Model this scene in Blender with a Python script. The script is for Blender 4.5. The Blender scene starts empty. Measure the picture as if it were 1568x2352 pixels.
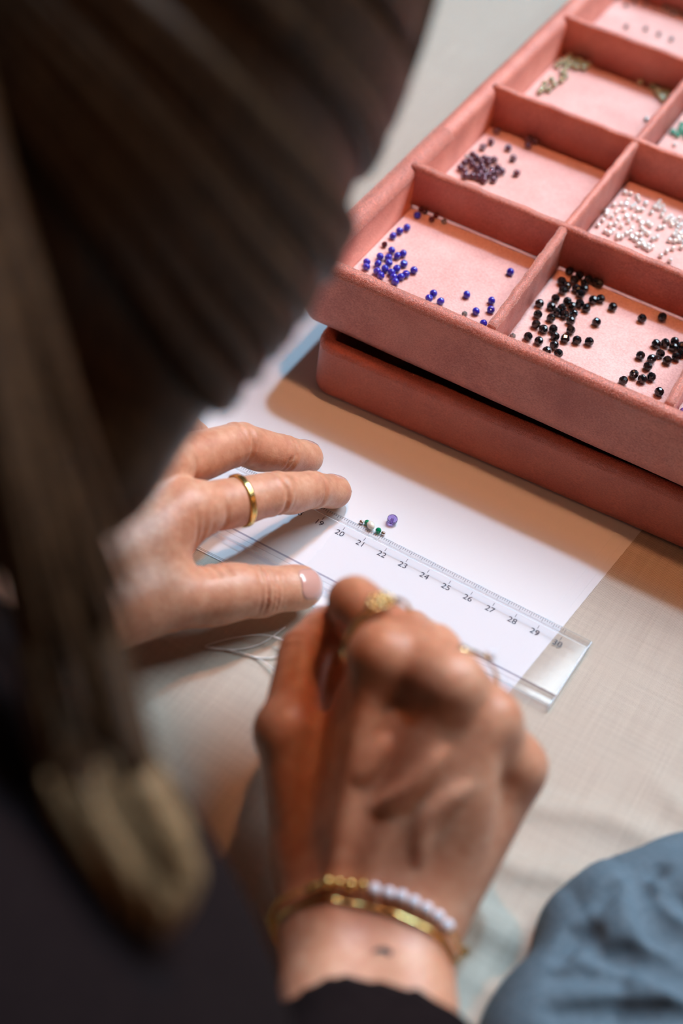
import bpy, bmesh, math, random
import numpy as np
from mathutils import Vector, Matrix
# ------------------------------------------------------------------ units: everything below is written in centimetres, table top at z = 0
S = 0.01
rng = random.Random(7)
nr = np.random.RandomState(11)
sc = bpy.context.scene
col = sc.collection

# ------------------------------------------------------------------ camera
CAM_POS = np.array([36.083, -36.888, 43.771])
CAM_R = np.array([[0.858666, 0.501602, 0.105302], [-0.431168, 0.595859, 0.67753], [0.277105, -0.627174, 0.727918]])          # rows: right, up, back
FPX, IW, IH = 3287.27, 1568, 2352
cam = bpy.data.cameras.new('camera')
camo = bpy.data.objects.new('camera', cam); col.objects.link(camo)
m = Matrix([list(CAM_R[:, 0]) + [0], list(CAM_R[:, 1]) + [0], list(CAM_R[:, 2]) + [0], [0, 0, 0, 1]])
m = Matrix(((CAM_R[0][0], CAM_R[1][0], CAM_R[2][0], CAM_POS[0]*S), (CAM_R[0][1], CAM_R[1][1], CAM_R[2][1], CAM_POS[1]*S), (CAM_R[0][2], CAM_R[1][2], CAM_R[2][2], CAM_POS[2]*S), (0, 0, 0, 1)))
camo.matrix_world = m
cam.sensor_fit = 'VERTICAL'; cam.sensor_height = 36.0; cam.sensor_width = 24.0
cam.lens = FPX / IH * 36.0
cam.clip_start = 0.01; cam.clip_end = 30
cam.dof.use_dof = True; cam.dof.focus_distance = 0.600; cam.dof.aperture_fstop = 4.3
sc.camera = camo

# ------------------------------------------------------------------ world, lights, exposure
w = bpy.data.worlds.new('world'); sc.world = w; w.use_nodes = True
w.node_tree.nodes['Background'].inputs[0].default_value = (1.0, 0.74, 0.62, 1)
w.node_tree.nodes['Background'].inputs[1].default_value = 0.035
def lamp(name, kind, loc, target, energy, color, **kw):
    d = bpy.data.lights.new(name, kind); d.energy = energy; d.color = color
    for k, v in kw.items(): setattr(d, k, v)
    o = bpy.data.objects.new(name, d); col.objects.link(o)
    o.location = Vector(loc)*S
    o.rotation_euler = (Vector(loc)-Vector(target)).to_track_quat('Z', 'Y').to_euler()
    return o
# cool daylight falling from beyond the trays, and warm light from the added unseen pendant nearly overhead
lamp('daylight_sun', 'SUN', (-10, 100, 196), (0, 0, 0), 2.15, (0.40, 0.73, 1.0), angle=math.radians(3.5))
lamp('window_light', 'AREA', (72, 120, 150), (10, 32, 0), 40.0, (0.72, 0.88, 1.0), shape='RECTANGLE', size=1.2, size_y=0.8)
lamp('room_fill', 'AREA', (-40, -120, 150), (10, -10, 0), 0.35, (1.0, 0.50, 0.24), shape='DISK', size=0.5)
lamp('warm_side_fill', 'AREA', (160, -10, 110), (25, 5, 0), 2.6, (1.0, 0.44, 0.17), shape='DISK', size=0.5)  # unseen warm fill added from the right to brighten the shaded sides
sc.view_settings.view_transform = 'Standard'; sc.view_settings.look = 'None'
sc.view_settings.exposure = 0.0; sc.view_settings.gamma = 1.0; sc.view_settings.use_curve_mapping = False

# ------------------------------------------------------------------ projection helpers (centimetres)
def ray(px, py):
    return np.array([(px-IW/2)/FPX, (IH/2-py)/FPX, -1.0]) @ CAM_R
def at(px, py, z=0.0):
    d = ray(px, py); return CAM_POS + d*((z-CAM_POS[2])/d[2])
def atd(px, py, dist):
    return CAM_POS + ray(px, py)*dist
def N(v):
    v = np.asarray(v, float); return v/np.linalg.norm(v)

# ------------------------------------------------------------------ materials
def mat(name, color, rough=0.5, metal=0.0, **kw):
    m = bpy.data.materials.new(name); m.use_nodes = True
    b = m.node_tree.nodes['Principled BSDF']
    b.inputs['Base Color'].default_value = (*color, 1); b.inputs['Roughness'].default_value = rough; b.inputs['Metallic'].default_value = metal
    for k, v in kw.items(): b.inputs[k].default_value = v
    m.diffuse_color = (*color, 1)
    return m
def nodes(m): return m.node_tree.nodes, m.node_tree.links, m.node_tree.nodes['Principled BSDF']
def mnode(nt, op, a, b=None, c=None):
    n = nt.nodes.new('ShaderNodeMath'); n.operation = op
    for i, v in enumerate((a, b, c)):
        if v is None: continue
        if isinstance(v, (int, float)): n.inputs[i].default_value = v
        else: nt.links.new(v, n.inputs[i])
    return n.outputs[0]
def noise(nt, vec, scale, detail=2, rough=0.5):
    n = nt.nodes.new('ShaderNodeTexNoise'); n.inputs['Scale'].default_value = scale; n.inputs['Detail'].default_value = detail; n.inputs['Roughness'].default_value = rough
    if vec is not None: nt.links.new(vec, n.inputs['Vector'])
    return n.outputs['Fac']
def ramp(nt, fac, stops):
    n = nt.nodes.new('ShaderNodeValToRGB'); nt.links.new(fac, n.inputs[0])
    e = n.color_ramp.elements
    while len(e) < len(stops): e.new(0.5)
    for el, (p, c) in zip(e, stops): el.position = p; el.color = (*c, 1)
    return n.outputs[0]
def bump(nt, h, strength, dist):
    n = nt.nodes.new('ShaderNodeBump'); n.inputs['Strength'].default_value = strength; n.inputs['Distance'].default_value = dist
    nt.links.new(h, n.inputs['Height']); return n.outputs[0]
def objco(nt):
    n = nt.nodes.new('ShaderNodeTexCoord'); return n.outputs['Object']
def mapping(nt, vec, scale=(1, 1, 1), rot=(0, 0, 0)):
    n = nt.nodes.new('ShaderNodeMapping'); n.inputs['Scale'].default_value = scale; n.inputs['Rotation'].default_value = rot
    nt.links.new(vec, n.inputs['Vector']); return n.outputs[0]

def make_linen():
    m = mat('linen', (0.52, 0.44, 0.36), 0.9)
    nt = m.node_tree; n, l, b = nodes(m)
    co = objco(nt)
    warp = noise(nt, mapping(nt, co, (60, 60, 60)), 3.0, 2)
    sx = nt.nodes.new('ShaderNodeSeparateXYZ'); l.new(co, sx.inputs[0])
    wob = mnode(nt, 'MULTIPLY', mnode(nt, 'SUBTRACT', warp, 0.5), 2.2)
    X = mnode(nt, 'ADD', mnode(nt, 'MULTIPLY', sx.outputs[0], 2*math.pi/0.00105), wob)
    Y = mnode(nt, 'ADD', mnode(nt, 'MULTIPLY', sx.outputs[1], 2*math.pi/0.00105), wob)
    sX = mnode(nt, 'SINE', X); sY = mnode(nt, 'SINE', Y)
    weave = mnode(nt, 'MULTIPLY', sX, sY)                                     # plain weave: over and under
    gaps = mnode(nt, 'ABSOLUTE', weave)
    slubx = noise(nt, mapping(nt, co, (25, 900, 1)), 1.0, 2)
    sluby = noise(nt, mapping(nt, co, (900, 25, 1)), 1.0, 2)
    tone = mnode(nt, 'ADD', mnode(nt, 'MULTIPLY', slubx, 0.5), mnode(nt, 'MULTIPLY', sluby, 0.5))
    tone2 = mnode(nt, 'ADD', mnode(nt, 'ADD', mnode(nt, 'MULTIPLY', tone, 0.32), 0.10), mnode(nt, 'MULTIPLY', gaps, 0.48))
    c = ramp(nt, tone2, [(0.22, (0.19, 0.13, 0.08)), (0.42, (0.46, 0.36, 0.265)), (0.60, (0.61, 0.515, 0.41)), (0.85, (0.73, 0.65, 0.55))])
    l.new(c, b.inputs['Base Color'])
    h = mnode(nt, 'ADD', mnode(nt, 'MULTIPLY', gaps, 0.6), mnode(nt, 'MULTIPLY', tone, 0.8))
    l.new(bump(nt, h, 0.55, 0.0003), b.inputs['Normal'])
    b.inputs['Sheen Weight'].default_value = 0.4; b.inputs['Sheen Roughness'].default_value = 0.6; b.inputs['Roughness'].default_value = 0.52; b.inputs['Specular IOR Level'].default_value = 1.0
    return m
def make_velvet(name, dark, light):
    m = mat(name, light, 0.95)
    nt = m.node_tree; n, l, b = nodes(m); co = objco(nt)
    f = noise(nt, mapping(nt, co, (1.0, 1.0, 1.7)), 1150, 2, 0.55); g = noise(nt, co, 45, 3, 0.6)
    mix = mnode(nt, 'ADD', mnode(nt, 'MULTIPLY', f, 0.55), mnode(nt, 'MULTIPLY', g, 0.45))
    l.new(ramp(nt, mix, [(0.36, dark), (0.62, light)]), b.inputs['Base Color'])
    l.new(bump(nt, mnode(nt, 'ADD', f, mnode(nt, 'MULTIPLY', g, 0.5)), 0.7, 0.0005), b.inputs['Normal'])
    b.inputs['Sheen Weight'].default_value = 0.12; b.inputs['Sheen Roughness'].default_value = 0.45; b.inputs['Roughness'].default_value = 0.55
    b.inputs['Sheen Tint'].default_value = (1.0, 0.90, 0.88, 1)
    b.inputs['Specular IOR Level'].default_value = 1.0
    return m
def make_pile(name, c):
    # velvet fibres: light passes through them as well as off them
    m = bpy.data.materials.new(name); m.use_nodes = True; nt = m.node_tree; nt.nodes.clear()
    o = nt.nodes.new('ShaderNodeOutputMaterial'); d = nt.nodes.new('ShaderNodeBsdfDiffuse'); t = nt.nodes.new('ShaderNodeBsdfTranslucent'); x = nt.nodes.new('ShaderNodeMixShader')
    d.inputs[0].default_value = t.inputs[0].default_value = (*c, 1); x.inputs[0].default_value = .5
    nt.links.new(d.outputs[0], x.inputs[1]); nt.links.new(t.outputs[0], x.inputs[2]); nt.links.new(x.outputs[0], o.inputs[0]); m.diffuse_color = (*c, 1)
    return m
def make_skin():
    m = mat('skin', (0.60, 0.34, 0.23), 0.5)
    nt = m.node_tree; n, l, b = nodes(m); co = objco(nt)
    a = noise(nt, co, 45, 4, 0.6); d = noise(nt, co, 260, 3, 0.6)
    mix = mnode(nt, 'ADD', mnode(nt, 'MULTIPLY', a, 0.65), mnode(nt, 'MULTIPLY', d, 0.35))
    l.new(ramp(nt, mix, [(0.34, (0.52, 0.20, 0.11)), (0.52, (0.64, 0.31, 0.19)), (0.68, (0.73, 0.415, 0.28))]), b.inputs['Base Color'])
    v = nt.nodes.new('ShaderNodeTexVoronoi'); v.inputs['Scale'].default_value = 1300; l.new(co, v.inputs['Vector'])
    h = mnode(nt, 'ADD', mnode(nt, 'MULTIPLY', v.outputs['Distance'], 0.5), d)
    l.new(bump(nt, h, 0.28, 0.0005), b.inputs['Normal'])
    b.inputs['Subsurface Weight'].default_value = 0.35
    b.inputs['Subsurface Radius'].default_value = (0.006, 0.0022, 0.0012)
    b.inputs['Subsurface Scale'].default_value = 0.8
    b.inputs['Specular IOR Level'].default_value = 0.5; b.inputs['Roughness'].default_value = 0.42
    return m
def make_knit(name, c1, c2):
    m = mat(name, c1, 0.95); nt = m.node_tree; n, l, b = nodes(m); co = objco(nt)
    f = noise(nt, co, 500, 3, 0.6)
    l.new(ramp(nt, f, [(0.35, c1), (0.65, c2)]), b.inputs['Base Color'])
    l.new(bump(nt, f, 0.4, 0.0006), b.inputs['Normal'])
    b.inputs['Specular IOR Level'].default_value = 0.1
    return m
def make_hair(name='hair', c1=(0.014, 0.0065, 0.004), c2=(0.085, 0.042, 0.018)):
    m = mat(name, c2, 0.42); nt = m.node_tree; n, l, b = nodes(m); co = objco(nt)
    f = noise(nt, mapping(nt, co, (1, 1, 0.12)), 700, 2, 0.6)
    l.new(ramp(nt, f, [(0.3, c1), (0.7, c2)]), b.inputs['Base Color'])
    l.new(bump(nt, f, 0.5, 0.0008), b.inputs['Normal'])
    b.inputs['Specular IOR Level'].default_value = 0.2
    return m
def make_clear(name, tint, edge):
    # clear acrylic: straight-through light with a tint, Fresnel reflection on its faces
    m = bpy.data.materials.new(name); m.use_nodes = True; nt = m.node_tree; nt.nodes.clear()
    o = nt.nodes.new('ShaderNodeOutputMaterial'); t = nt.nodes.new('ShaderNodeBsdfTransparent'); t.inputs[0].default_value = (*tint, 1)
    g = nt.nodes.new('ShaderNodeBsdfGlossy'); g.inputs['Roughness'].default_value = 0.06; g.inputs['Color'].default_value = (1, 1, 1, 1)
    f = nt.nodes.new('ShaderNodeFresnel'); f.inputs[0].default_value = 1.49
    mx = nt.nodes.new('ShaderNodeMixShader'); geo = nt.nodes.new('ShaderNodeNewGeometry'); nt.links.new(mnode(nt, 'MULTIPLY', f.outputs[0], mnode(nt, 'SUBTRACT', 1.0, geo.outputs['Backfacing'])), mx.inputs[0]); nt.links.new(t.outputs[0], mx.inputs[1]); nt.links.new(g.outputs[0], mx.inputs[2])
    last = mx
    if edge:
        d = nt.nodes.new('ShaderNodeBsdfDiffuse'); d.inputs[0].default_value = (0.80, 0.86, 0.93, 1)
        m2 = nt.nodes.new('ShaderNodeMixShader'); m2.inputs[0].default_value = edge
        nt.links.new(mx.outputs[0], m2.inputs[1]); nt.links.new(d.outputs[0], m2.inputs[2]); last = m2
    nt.links.new(last.outputs[0], o.inputs[0])
    m.diffuse_color = (*tint, 0.3)
    return m
M = {
 'linen': make_linen(),
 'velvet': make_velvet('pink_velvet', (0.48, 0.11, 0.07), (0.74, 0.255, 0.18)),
 'velvet_lit': make_velvet('pink_velvet_lit', (0.66, 0.30, 0.255), (0.85, 0.48, 0.43)),  # same velvet in a paler copy: the lit look of the floors painted in
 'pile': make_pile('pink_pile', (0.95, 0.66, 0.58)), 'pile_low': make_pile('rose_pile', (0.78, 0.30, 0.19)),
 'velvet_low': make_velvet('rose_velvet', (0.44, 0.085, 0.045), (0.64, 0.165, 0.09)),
 'card': mat('liner_card', (0.62, 0.33, 0.28), 0.6),
 'paper': mat('paper', (0.71, 0.69, 0.705), 0.8),
 'skin': make_skin(),
 'nail': mat('nail', (0.66, 0.36, 0.30), 0.16, **{'Coat Weight': 0.8, 'Coat Roughness': 0.08, 'Subsurface Weight': 0.1, 'Subsurface Radius': (0.004, 0.002, 0.001), 'Subsurface Scale': 0.5}),
 'hair': make_hair(),
 'hair_lit_ends': make_hair('hair_lit_ends', (0.10, 0.055, 0.025), (0.42, 0.26, 0.13)),  # lit copy of the hair: lamplight on the lock painted as lighter colour
 'sweater': make_knit('dark_knit', (0.007, 0.0035, 0.004), (0.014, 0.008, 0.008)),
 'blue': make_knit('slate_cloth', (0.10, 0.145, 0.18), (0.145, 0.195, 0.235)),
 'gold': mat('gold', (0.95, 0.66, 0.24), 0.22, 1.0),
 'gold_pale': mat('pale_gold', (1.0, 0.77, 0.40), 0.22, 1.0),
 'silver': mat('silver', (0.80, 0.66, 0.62), 0.16, 1.0),
 'pearl': mat('pearl', (0.83, 0.77, 0.66), 0.22, 0.0, **{'Coat Weight': 0.8, 'Coat Roughness': 0.1, 'Sheen Weight': 0.3}),
 'white_pearl': mat('white_pearl', (0.82, 0.82, 0.90), 0.25, 0.0, **{'Coat Weight': 0.6}),
 'blue_bead': mat('lapis_bead', (0.030, 0.024, 0.46), 0.12, 0.0, **{'Coat Weight': 0.8, 'Coat Roughness': 0.06}),
 'black_bead': mat('black_bead', (0.006, 0.005, 0.007), 0.16, 0.0, **{'Coat Weight': 0.5, 'Coat Roughness': 0.05}),
 'garnet_bead': mat('garnet_bead', (0.13, 0.045, 0.08), 0.12, 0.5, **{'Coat Weight': 1.0}),
 'maroon_bead': mat('maroon_bead', (0.09, 0.012, 0.015), 0.15, 0.0, **{'Coat Weight': 0.6}),
 'clear_bead': mat('clear_bead', (1.0, 0.98, 0.94), 0.14, 0.5, **{'Coat Roughness': 0.05, 'IOR': 1.5, 'Coat Weight': 1.0}),
 'olive_bead': mat('olive_bead', (0.42, 0.44, 0.27), 0.12, 0.6, **{'Coat Weight': 1.0}),
 'grey_bead': mat('grey_bead', (0.38, 0.36, 0.34), 0.15, 0.5, **{'Coat Weight': 1.0}),
 'green_bead': mat('green_bead', (0.0, 0.32, 0.13), 0.08, 0.0, **{'Transmission Weight': 0.3, 'IOR': 1.5, 'Coat Weight': 1.0}),
 'teal_bead': mat('teal_bead', (0.10, 0.55, 0.42), 0.12, 0.0, **{'Coat Weight': 1.0}),
 'amethyst': mat('amethyst', (0.55, 0.38, 0.80), 0.03, 0.0, **{'Transmission Weight': 0.92, 'IOR': 1.5}),
 'hole': mat('bead_hole', (0.02, 0.018, 0.018), 0.7),
 'thread': mat('thread', (0.88, 0.82, 0.79), 0.3),
 'ink': mat('ink', (0.035, 0.022, 0.045), 0.6),
 'tattoo': mat('tattoo_ink', (0.06, 0.035, 0.035), 0.6),
 'acrylic': make_clear('clear_acrylic', (0.995, 0.995, 1.0), 0.0),
 'acrylic_edge': make_clear('acrylic_edge', (0.97, 0.975, 0.99), 0.42),  # milky white stands in for light reflected inside the acrylic
 'acrylic_line': make_clear('acrylic_line', (0.52, 0.50, 0.58), 0.0), 'acrylic_bevel': make_clear('acrylic_bevel', (0.93, 0.93, 0.95), 0.0),  # line tint paints in the refraction dark along the grooves
 'wood': mat('table_wood', (0.22, 0.13, 0.08), 0.5),
}

# ------------------------------------------------------------------ object helpers
def link(name, me, material, parent=None, origin=(0, 0, 0), smooth=True):
    o = bpy.data.objects.new(name, me); col.objects.link(o)
    if material is not None:
        for mm in (material if isinstance(material, (list, tuple)) else [material]): me.materials.append(mm)
    if smooth:
        me.polygons.foreach_set('use_smooth', np.ones(len(me.polygons), bool))
    if parent is not None: o.parent = parent
    else: o.location = Vector(origin)*S
    return o
def obj(name, V, F, material, parent=None, origin=None, smooth=True):
    """V in world centimetres; stored relative to the parent's (or the object's own) origin."""
    if origin is None:
        origin = tuple(np.array(parent.location)/S) if parent is not None else (0, 0, 0)
        if parent is not None and parent.parent is not None: origin = tuple(np.array(parent.matrix_world.translation)/S)
    V = (np.asarray(V, float)-np.array(origin))*S
    me = bpy.data.meshes.new(name)
    if isinstance(F, np.ndarray):
        k = F.shape[1]; nf = len(F)
        me.vertices.add(len(V)); me.vertices.foreach_set('co', V.astype(np.float32).ravel())
        me.loops.add(nf*k); me.loops.foreach_set('vertex_index', F.astype(np.int32).ravel())
        me.polygons.add(nf); me.polygons.foreach_set('loop_start', np.arange(0, nf*k, k, dtype=np.int32))
        me.update(calc_edges=True); me.validate()
    else:
        me.from_pydata(V.tolist(), [], [list(f) for f in F]); me.update()
    return link(name, me, material, parent, origin, smooth)
def tag(o, label=None, cat=None, group=None, kind=None):
    if label: o['label'] = label
    if cat: o['category'] = cat
    if group: o['group'] = group
    if kind: o['kind'] = kind
    return o
def empty(name, loc, label, cat, group=None):
    o = bpy.data.objects.new(name, None); col.objects.link(o); o.location = Vector(loc)*S; o.empty_display_size = 0.01
    return tag(o, label, cat, group)
class MB:
    def __init__(self): self.v = []; self.f = []
    def add(self, V, F):
        n = len(self.v); self.v += [tuple(p) for p in V]; self.f += [tuple(i+n for i in f) for f in F]
    def box(self, c, e, axes=None):
        A = np.eye(3) if axes is None else np.array(axes); c = np.array(c, float)
        V = [c + A[0]*e[0]*sx + A[1]*e[1]*sy + A[2]*e[2]*sz for sx in (-1, 1) for sy in (-1, 1) for sz in (-1, 1)]
        self.add(V, [(0, 1, 3, 2), (4, 6, 7, 5), (0, 4, 5, 1), (2, 3, 7, 6), (0, 2, 6, 4), (1, 5, 7, 3)])
    def tube(self, P, R, n=8, closed=False, cap=True):
        P = np.array(P, float); k = len(P); R = np.full(k, R, float) if np.isscalar(R) else np.array(R, float)
        T = np.gradient(P, axis=0) if not closed else (np.roll(P, -1, 0)-np.roll(P, 1, 0))
        T /= np.linalg.norm(T, axis=1)[:, None]+1e-12
        u = np.cross(T[0], (0, 0, 1)); 
        if np.linalg.norm(u) < .1: u = np.cross(T[0], (1, 0, 0))
        V = []
        for i in range(k):
            u = u - T[i]*(u@T[i]); u /= np.linalg.norm(u)+1e-12; b = np.cross(T[i], u)
            for j in range(n):
                a = 2*math.pi*j/n; V.append(P[i]+R[i]*(math.cos(a)*u+math.sin(a)*b))
        F = []
        for i in range(k if closed else k-1):
            i2 = (i+1) % k
            for j in range(n): F.append((i*n+j, i*n+(j+1) % n, i2*n+(j+1) % n, i2*n+j))
        if cap and not closed: F += [tuple(range(n))[::-1], tuple((k-1)*n+j for j in range(n))]
        self.add(V, F)
    def lathe(self, c, axis, prof, n=24, closed=False):
        """prof: list of (radius, height along the axis)"""
        ax = N(axis); u = np.cross(ax, (0, 0, 1)) if abs(ax[2]) < .9 else np.cross(ax, (1, 0, 0)); u = N(u); b = np.cross(ax, u)
        V = []; c = np.array(c, float)
        for r, h in prof:
            for j in range(n):
                a = 2*math.pi*j/n; V.append(c+ax*h+r*(math.cos(a)*u+math.sin(a)*b))
        F = []; k = len(prof)
        for i in range(k if closed else k-1):
            i2 = (i+1) % k
            for j in range(n): F.append((i*n+j, i*n+(j+1) % n, i2*n+(j+1) % n, i2*n+j))
        self.add(V, F)
    def ball(self, c, r, nu=10, nv=7, sq=1.0, axis=(0, 0, 1)):
        prof = [(max(1e-3, math.sin(math.pi*i/nv))*r, -math.cos(math.pi*i/nv)*r*sq) for i in range(nv+1)]
        self.lathe(c, axis, prof, nu)
    def build(self, name, material, parent=None, origin=None, smooth=True):
        return obj(name, self.v, self.f, material, parent, origin, smooth)

# ------------------------------------------------------------------ smooth solid modelling: signed distances meshed with surface nets
class Sdf:
    def __init__(self): self.p = []
    def cone(self, a, b, ra, rb, k=.3):
        a = np.array(a, float); b = np.array(b, float); ba = b-a; L2 = ba@ba
        def f(P):
            h = np.clip(((P-a)@ba)/L2, 0, 1)
            return np.linalg.norm(P-a-h[..., None]*ba, axis=-1)-(ra+(rb-ra)*h)
        r = max(ra, rb); self.p.append((f, np.minimum(a, b)-r, np.maximum(a, b)+r, k, 'u')); return self
    def ell(self, c, R, rad, k=.3, op='u'):
        c = np.array(c, float); R = np.array([N(x) for x in R]); rad = np.array(rad, float)
        def f(P):
            q = (P-c)@R.T; k0 = np.linalg.norm(q/rad, axis=-1); k1 = np.linalg.norm(q/rad**2, axis=-1)+1e-9
            return k0*(k0-1)/k1
        e = np.abs(R.T)@rad; self.p.append((f, c-e, c+e, k, op)); return self
    def plane_cut(self, c, n, k=.05):
        c = np.array(c, float); n = N(n)
        self.p.append((lambda P: (P-c)@n, np.full(3, -1e3), np.full(3, 1e3), k, 'i')); return self
    def crease(self, c, axis, outward, w=.09, depth=.06, r=1.0):
        """a skin fold across a finger: thins the surface where the axis crosses c, on the side that faces outward"""
        c = np.array(c, float); ax = N(axis); ou = N(outward)
        def f(P):
            q = P-c; t = q@ax; o = q-t[..., None]*ax; s = (o@ou)/(np.linalg.norm(o, axis=-1)+1e-6)
            return 1.6*depth*np.exp(-(t/w)**2)*np.clip((s+.15)/.6, 0, 1)*(np.linalg.norm(q, axis=-1) < r*1.9)
        self.p.append((f, c-r*2, c+r*2, 0, 'd')); return self
    @staticmethod
    def mixin(D, d, k, op):
        if op == 'd': return D+d
        if op == 'u':
            h = np.clip(k-np.abs(D-d), 0, None)/k; return np.minimum(D, d)-h*h*k*.25
        if op == 's': d = -d
        h = np.clip(k-np.abs(D-d), 0, None)/k; return np.maximum(D, d)+h*h*k*.25
    def __call__(self, P):
        P = np.asarray(P, float); D = np.full(P.shape[:-1], 50.0)
        for f, lo, hi, k, op in self.p: D = self.mixin(D, f(P), k, op)
        return D
    def mesh(self, h, smooth=2):
        U = [q for q in self.p if q[4] == 'u']
        lo = np.min([q[1] for q in U], 0)-3*h; hi = np.max([q[2] for q in U], 0)+3*h
        n = np.ceil((hi-lo)/h).astype(int)+1
        D = np.full(n, 5.0, np.float32)
        ax = [lo[i]+h*np.arange(n[i]) for i in range(3)]
        for f, a, b, k, op in self.p:
            i0 = np.clip(np.floor((a-k-3*h-lo)/h).astype(int), 0, n); i1 = np.clip(np.ceil((b+k+3*h-lo)/h).astype(int)+1, 0, n)
            if np.any(i1 <= i0): continue
            sl = tuple(slice(x, y) for x, y in zip(i0, i1))
            P = np.stack(np.meshgrid(*[ax[i][sl[i]] for i in range(3)], indexing='ij'), -1)
            D[sl] = self.mixin(D[sl], f(P), k, op)
        return surface_nets(D, lo, h, smooth)
def surface_nets(D, lo, h, smooth=2):
    I = D < 0; nx, ny, nz = D.shape
    c = np.zeros((nx-1, ny-1, nz-1), np.int8)
    for dx in (0, 1):
        for dy in (0, 1):
            for dz in (0, 1): c += I[dx:nx-1+dx, dy:ny-1+dy, dz:nz-1+dz]
    act = (c > 0) & (c < 8)
    ids = np.full(act.shape, -1, np.int32); A = np.argwhere(act); ids[act] = np.arange(len(A))
    pos = np.zeros((len(A), 3)); cnt = np.zeros(len(A))
    for d in range(3):
        o1, o2 = [x for x in range(3) if x != d]
        for a in (0, 1):
            for b in (0, 1):
                p = A.copy(); p[:, o1] += a; p[:, o2] += b
                q = p.copy(); q[:, d] += 1
                va = D[p[:, 0], p[:, 1], p[:, 2]]; vb = D[q[:, 0], q[:, 1], q[:, 2]]
                mk = (va < 0) != (vb < 0)
                t = np.where(mk, va/(np.where(mk, va-vb, 1)), 0)
                e = p.astype(float); e[:, d] += t
                pos[mk] += e[mk]; cnt[mk] += 1
    V = lo+h*pos/np.maximum(cnt, 1)[:, None]
    F = []
    for d in range(3):
        o1, o2 = (d+1) % 3, (d+2) % 3
        s0 = [slice(None)]*3; s1 = [slice(None)]*3; s0[d] = slice(0, -1); s1[d] = slice(1, None)
        E = np.argwhere(I[tuple(s0)] != I[tuple(s1)])
        E = E[(E[:, o1] > 0) & (E[:, o2] > 0) & (E[:, o1] < D.shape[o1]-1) & (E[:, o2] < D.shape[o2]-1)]
        ins = I[E[:, 0], E[:, 1], E[:, 2]]
        def cell(a, b):
            q = E.copy(); q[:, o1] -= a; q[:, o2] -= b; return ids[q[:, 0], q[:, 1], q[:, 2]]
        q = np.stack([cell(1, 1), cell(0, 1), cell(0, 0), cell(1, 0)], 1)
        q[~ins] = q[~ins][:, ::-1]
        F.append(q)
    F = np.concatenate(F)
    for _ in range(smooth):
        acc = np.zeros_like(V); n = np.zeros(len(V))
        for a in range(4):
            b = (a+1) % 4
            np.add.at(acc, F[:, a], V[F[:, b]]); np.add.at(acc, F[:, b], V[F[:, a]]); np.add.at(n, F[:, a], 1); np.add.at(n, F[:, b], 1)
        V = .5*V+.5*acc/np.maximum(n, 1)[:, None]
    return V, F
def grad(sdf, P, e=.01):
    P = np.asarray(P, float)
    return N(np.array([sdf(P+d)-sdf(P-d) for d in np.eye(3)*e]))
def cast(sdf, o, d, tmax=120):
    """first point of the solid along a ray"""
    d = N(d); t = 0.0; o = np.array(o, float)
    for _ in range(300):
        s = float(sdf(o+d*t))
        if s < 2e-3: return o+d*t
        t += s*.8
        if t > tmax: return None
    return o+d*t
def cast_many(sdf, O, d, tmax):
    O = np.array(O, float); d = N(d); t = np.zeros(len(O)); v = np.ones(len(O), bool)
    for _ in range(70):
        s = sdf(O+d*t[:, None]); t = np.where(s > 2e-3, t+s*.8, t); v = t < tmax
    return O+d*np.minimum(t, tmax)[:, None], v
def closed_spline(P, n):
    P = np.array(P, float); k = len(P); out = []
    for i in range(n):
        t = i/n*k; a = int(t) % k; u = t-int(t); p0, p1, p2, p3 = (P[(a+j) % k] for j in (-1, 0, 1, 2))
        out.append(.5*(2*p1+(p2-p0)*u+(2*p0-5*p1+4*p2-p3)*u*u+(3*p1-p0-3*p2+p3)*u**3))
    return np.array(out)
def spline(P, n):
    P = np.array(P, float); P = np.vstack([2*P[0]-P[1], P, 2*P[-1]-P[-2]]); k = len(P)-3; out = []
    for i in range(n):
        t = min(i/(n-1)*k, k-1e-6); a = int(t); u = t-a; p0, p1, p2, p3 = P[a:a+4]
        out.append(.5*(2*p1+(p2-p0)*u+(2*p0-5*p1+4*p2-p3)*u*u+(3*p1-p0-3*p2+p3)*u**3))
    return np.array(out)

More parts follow.
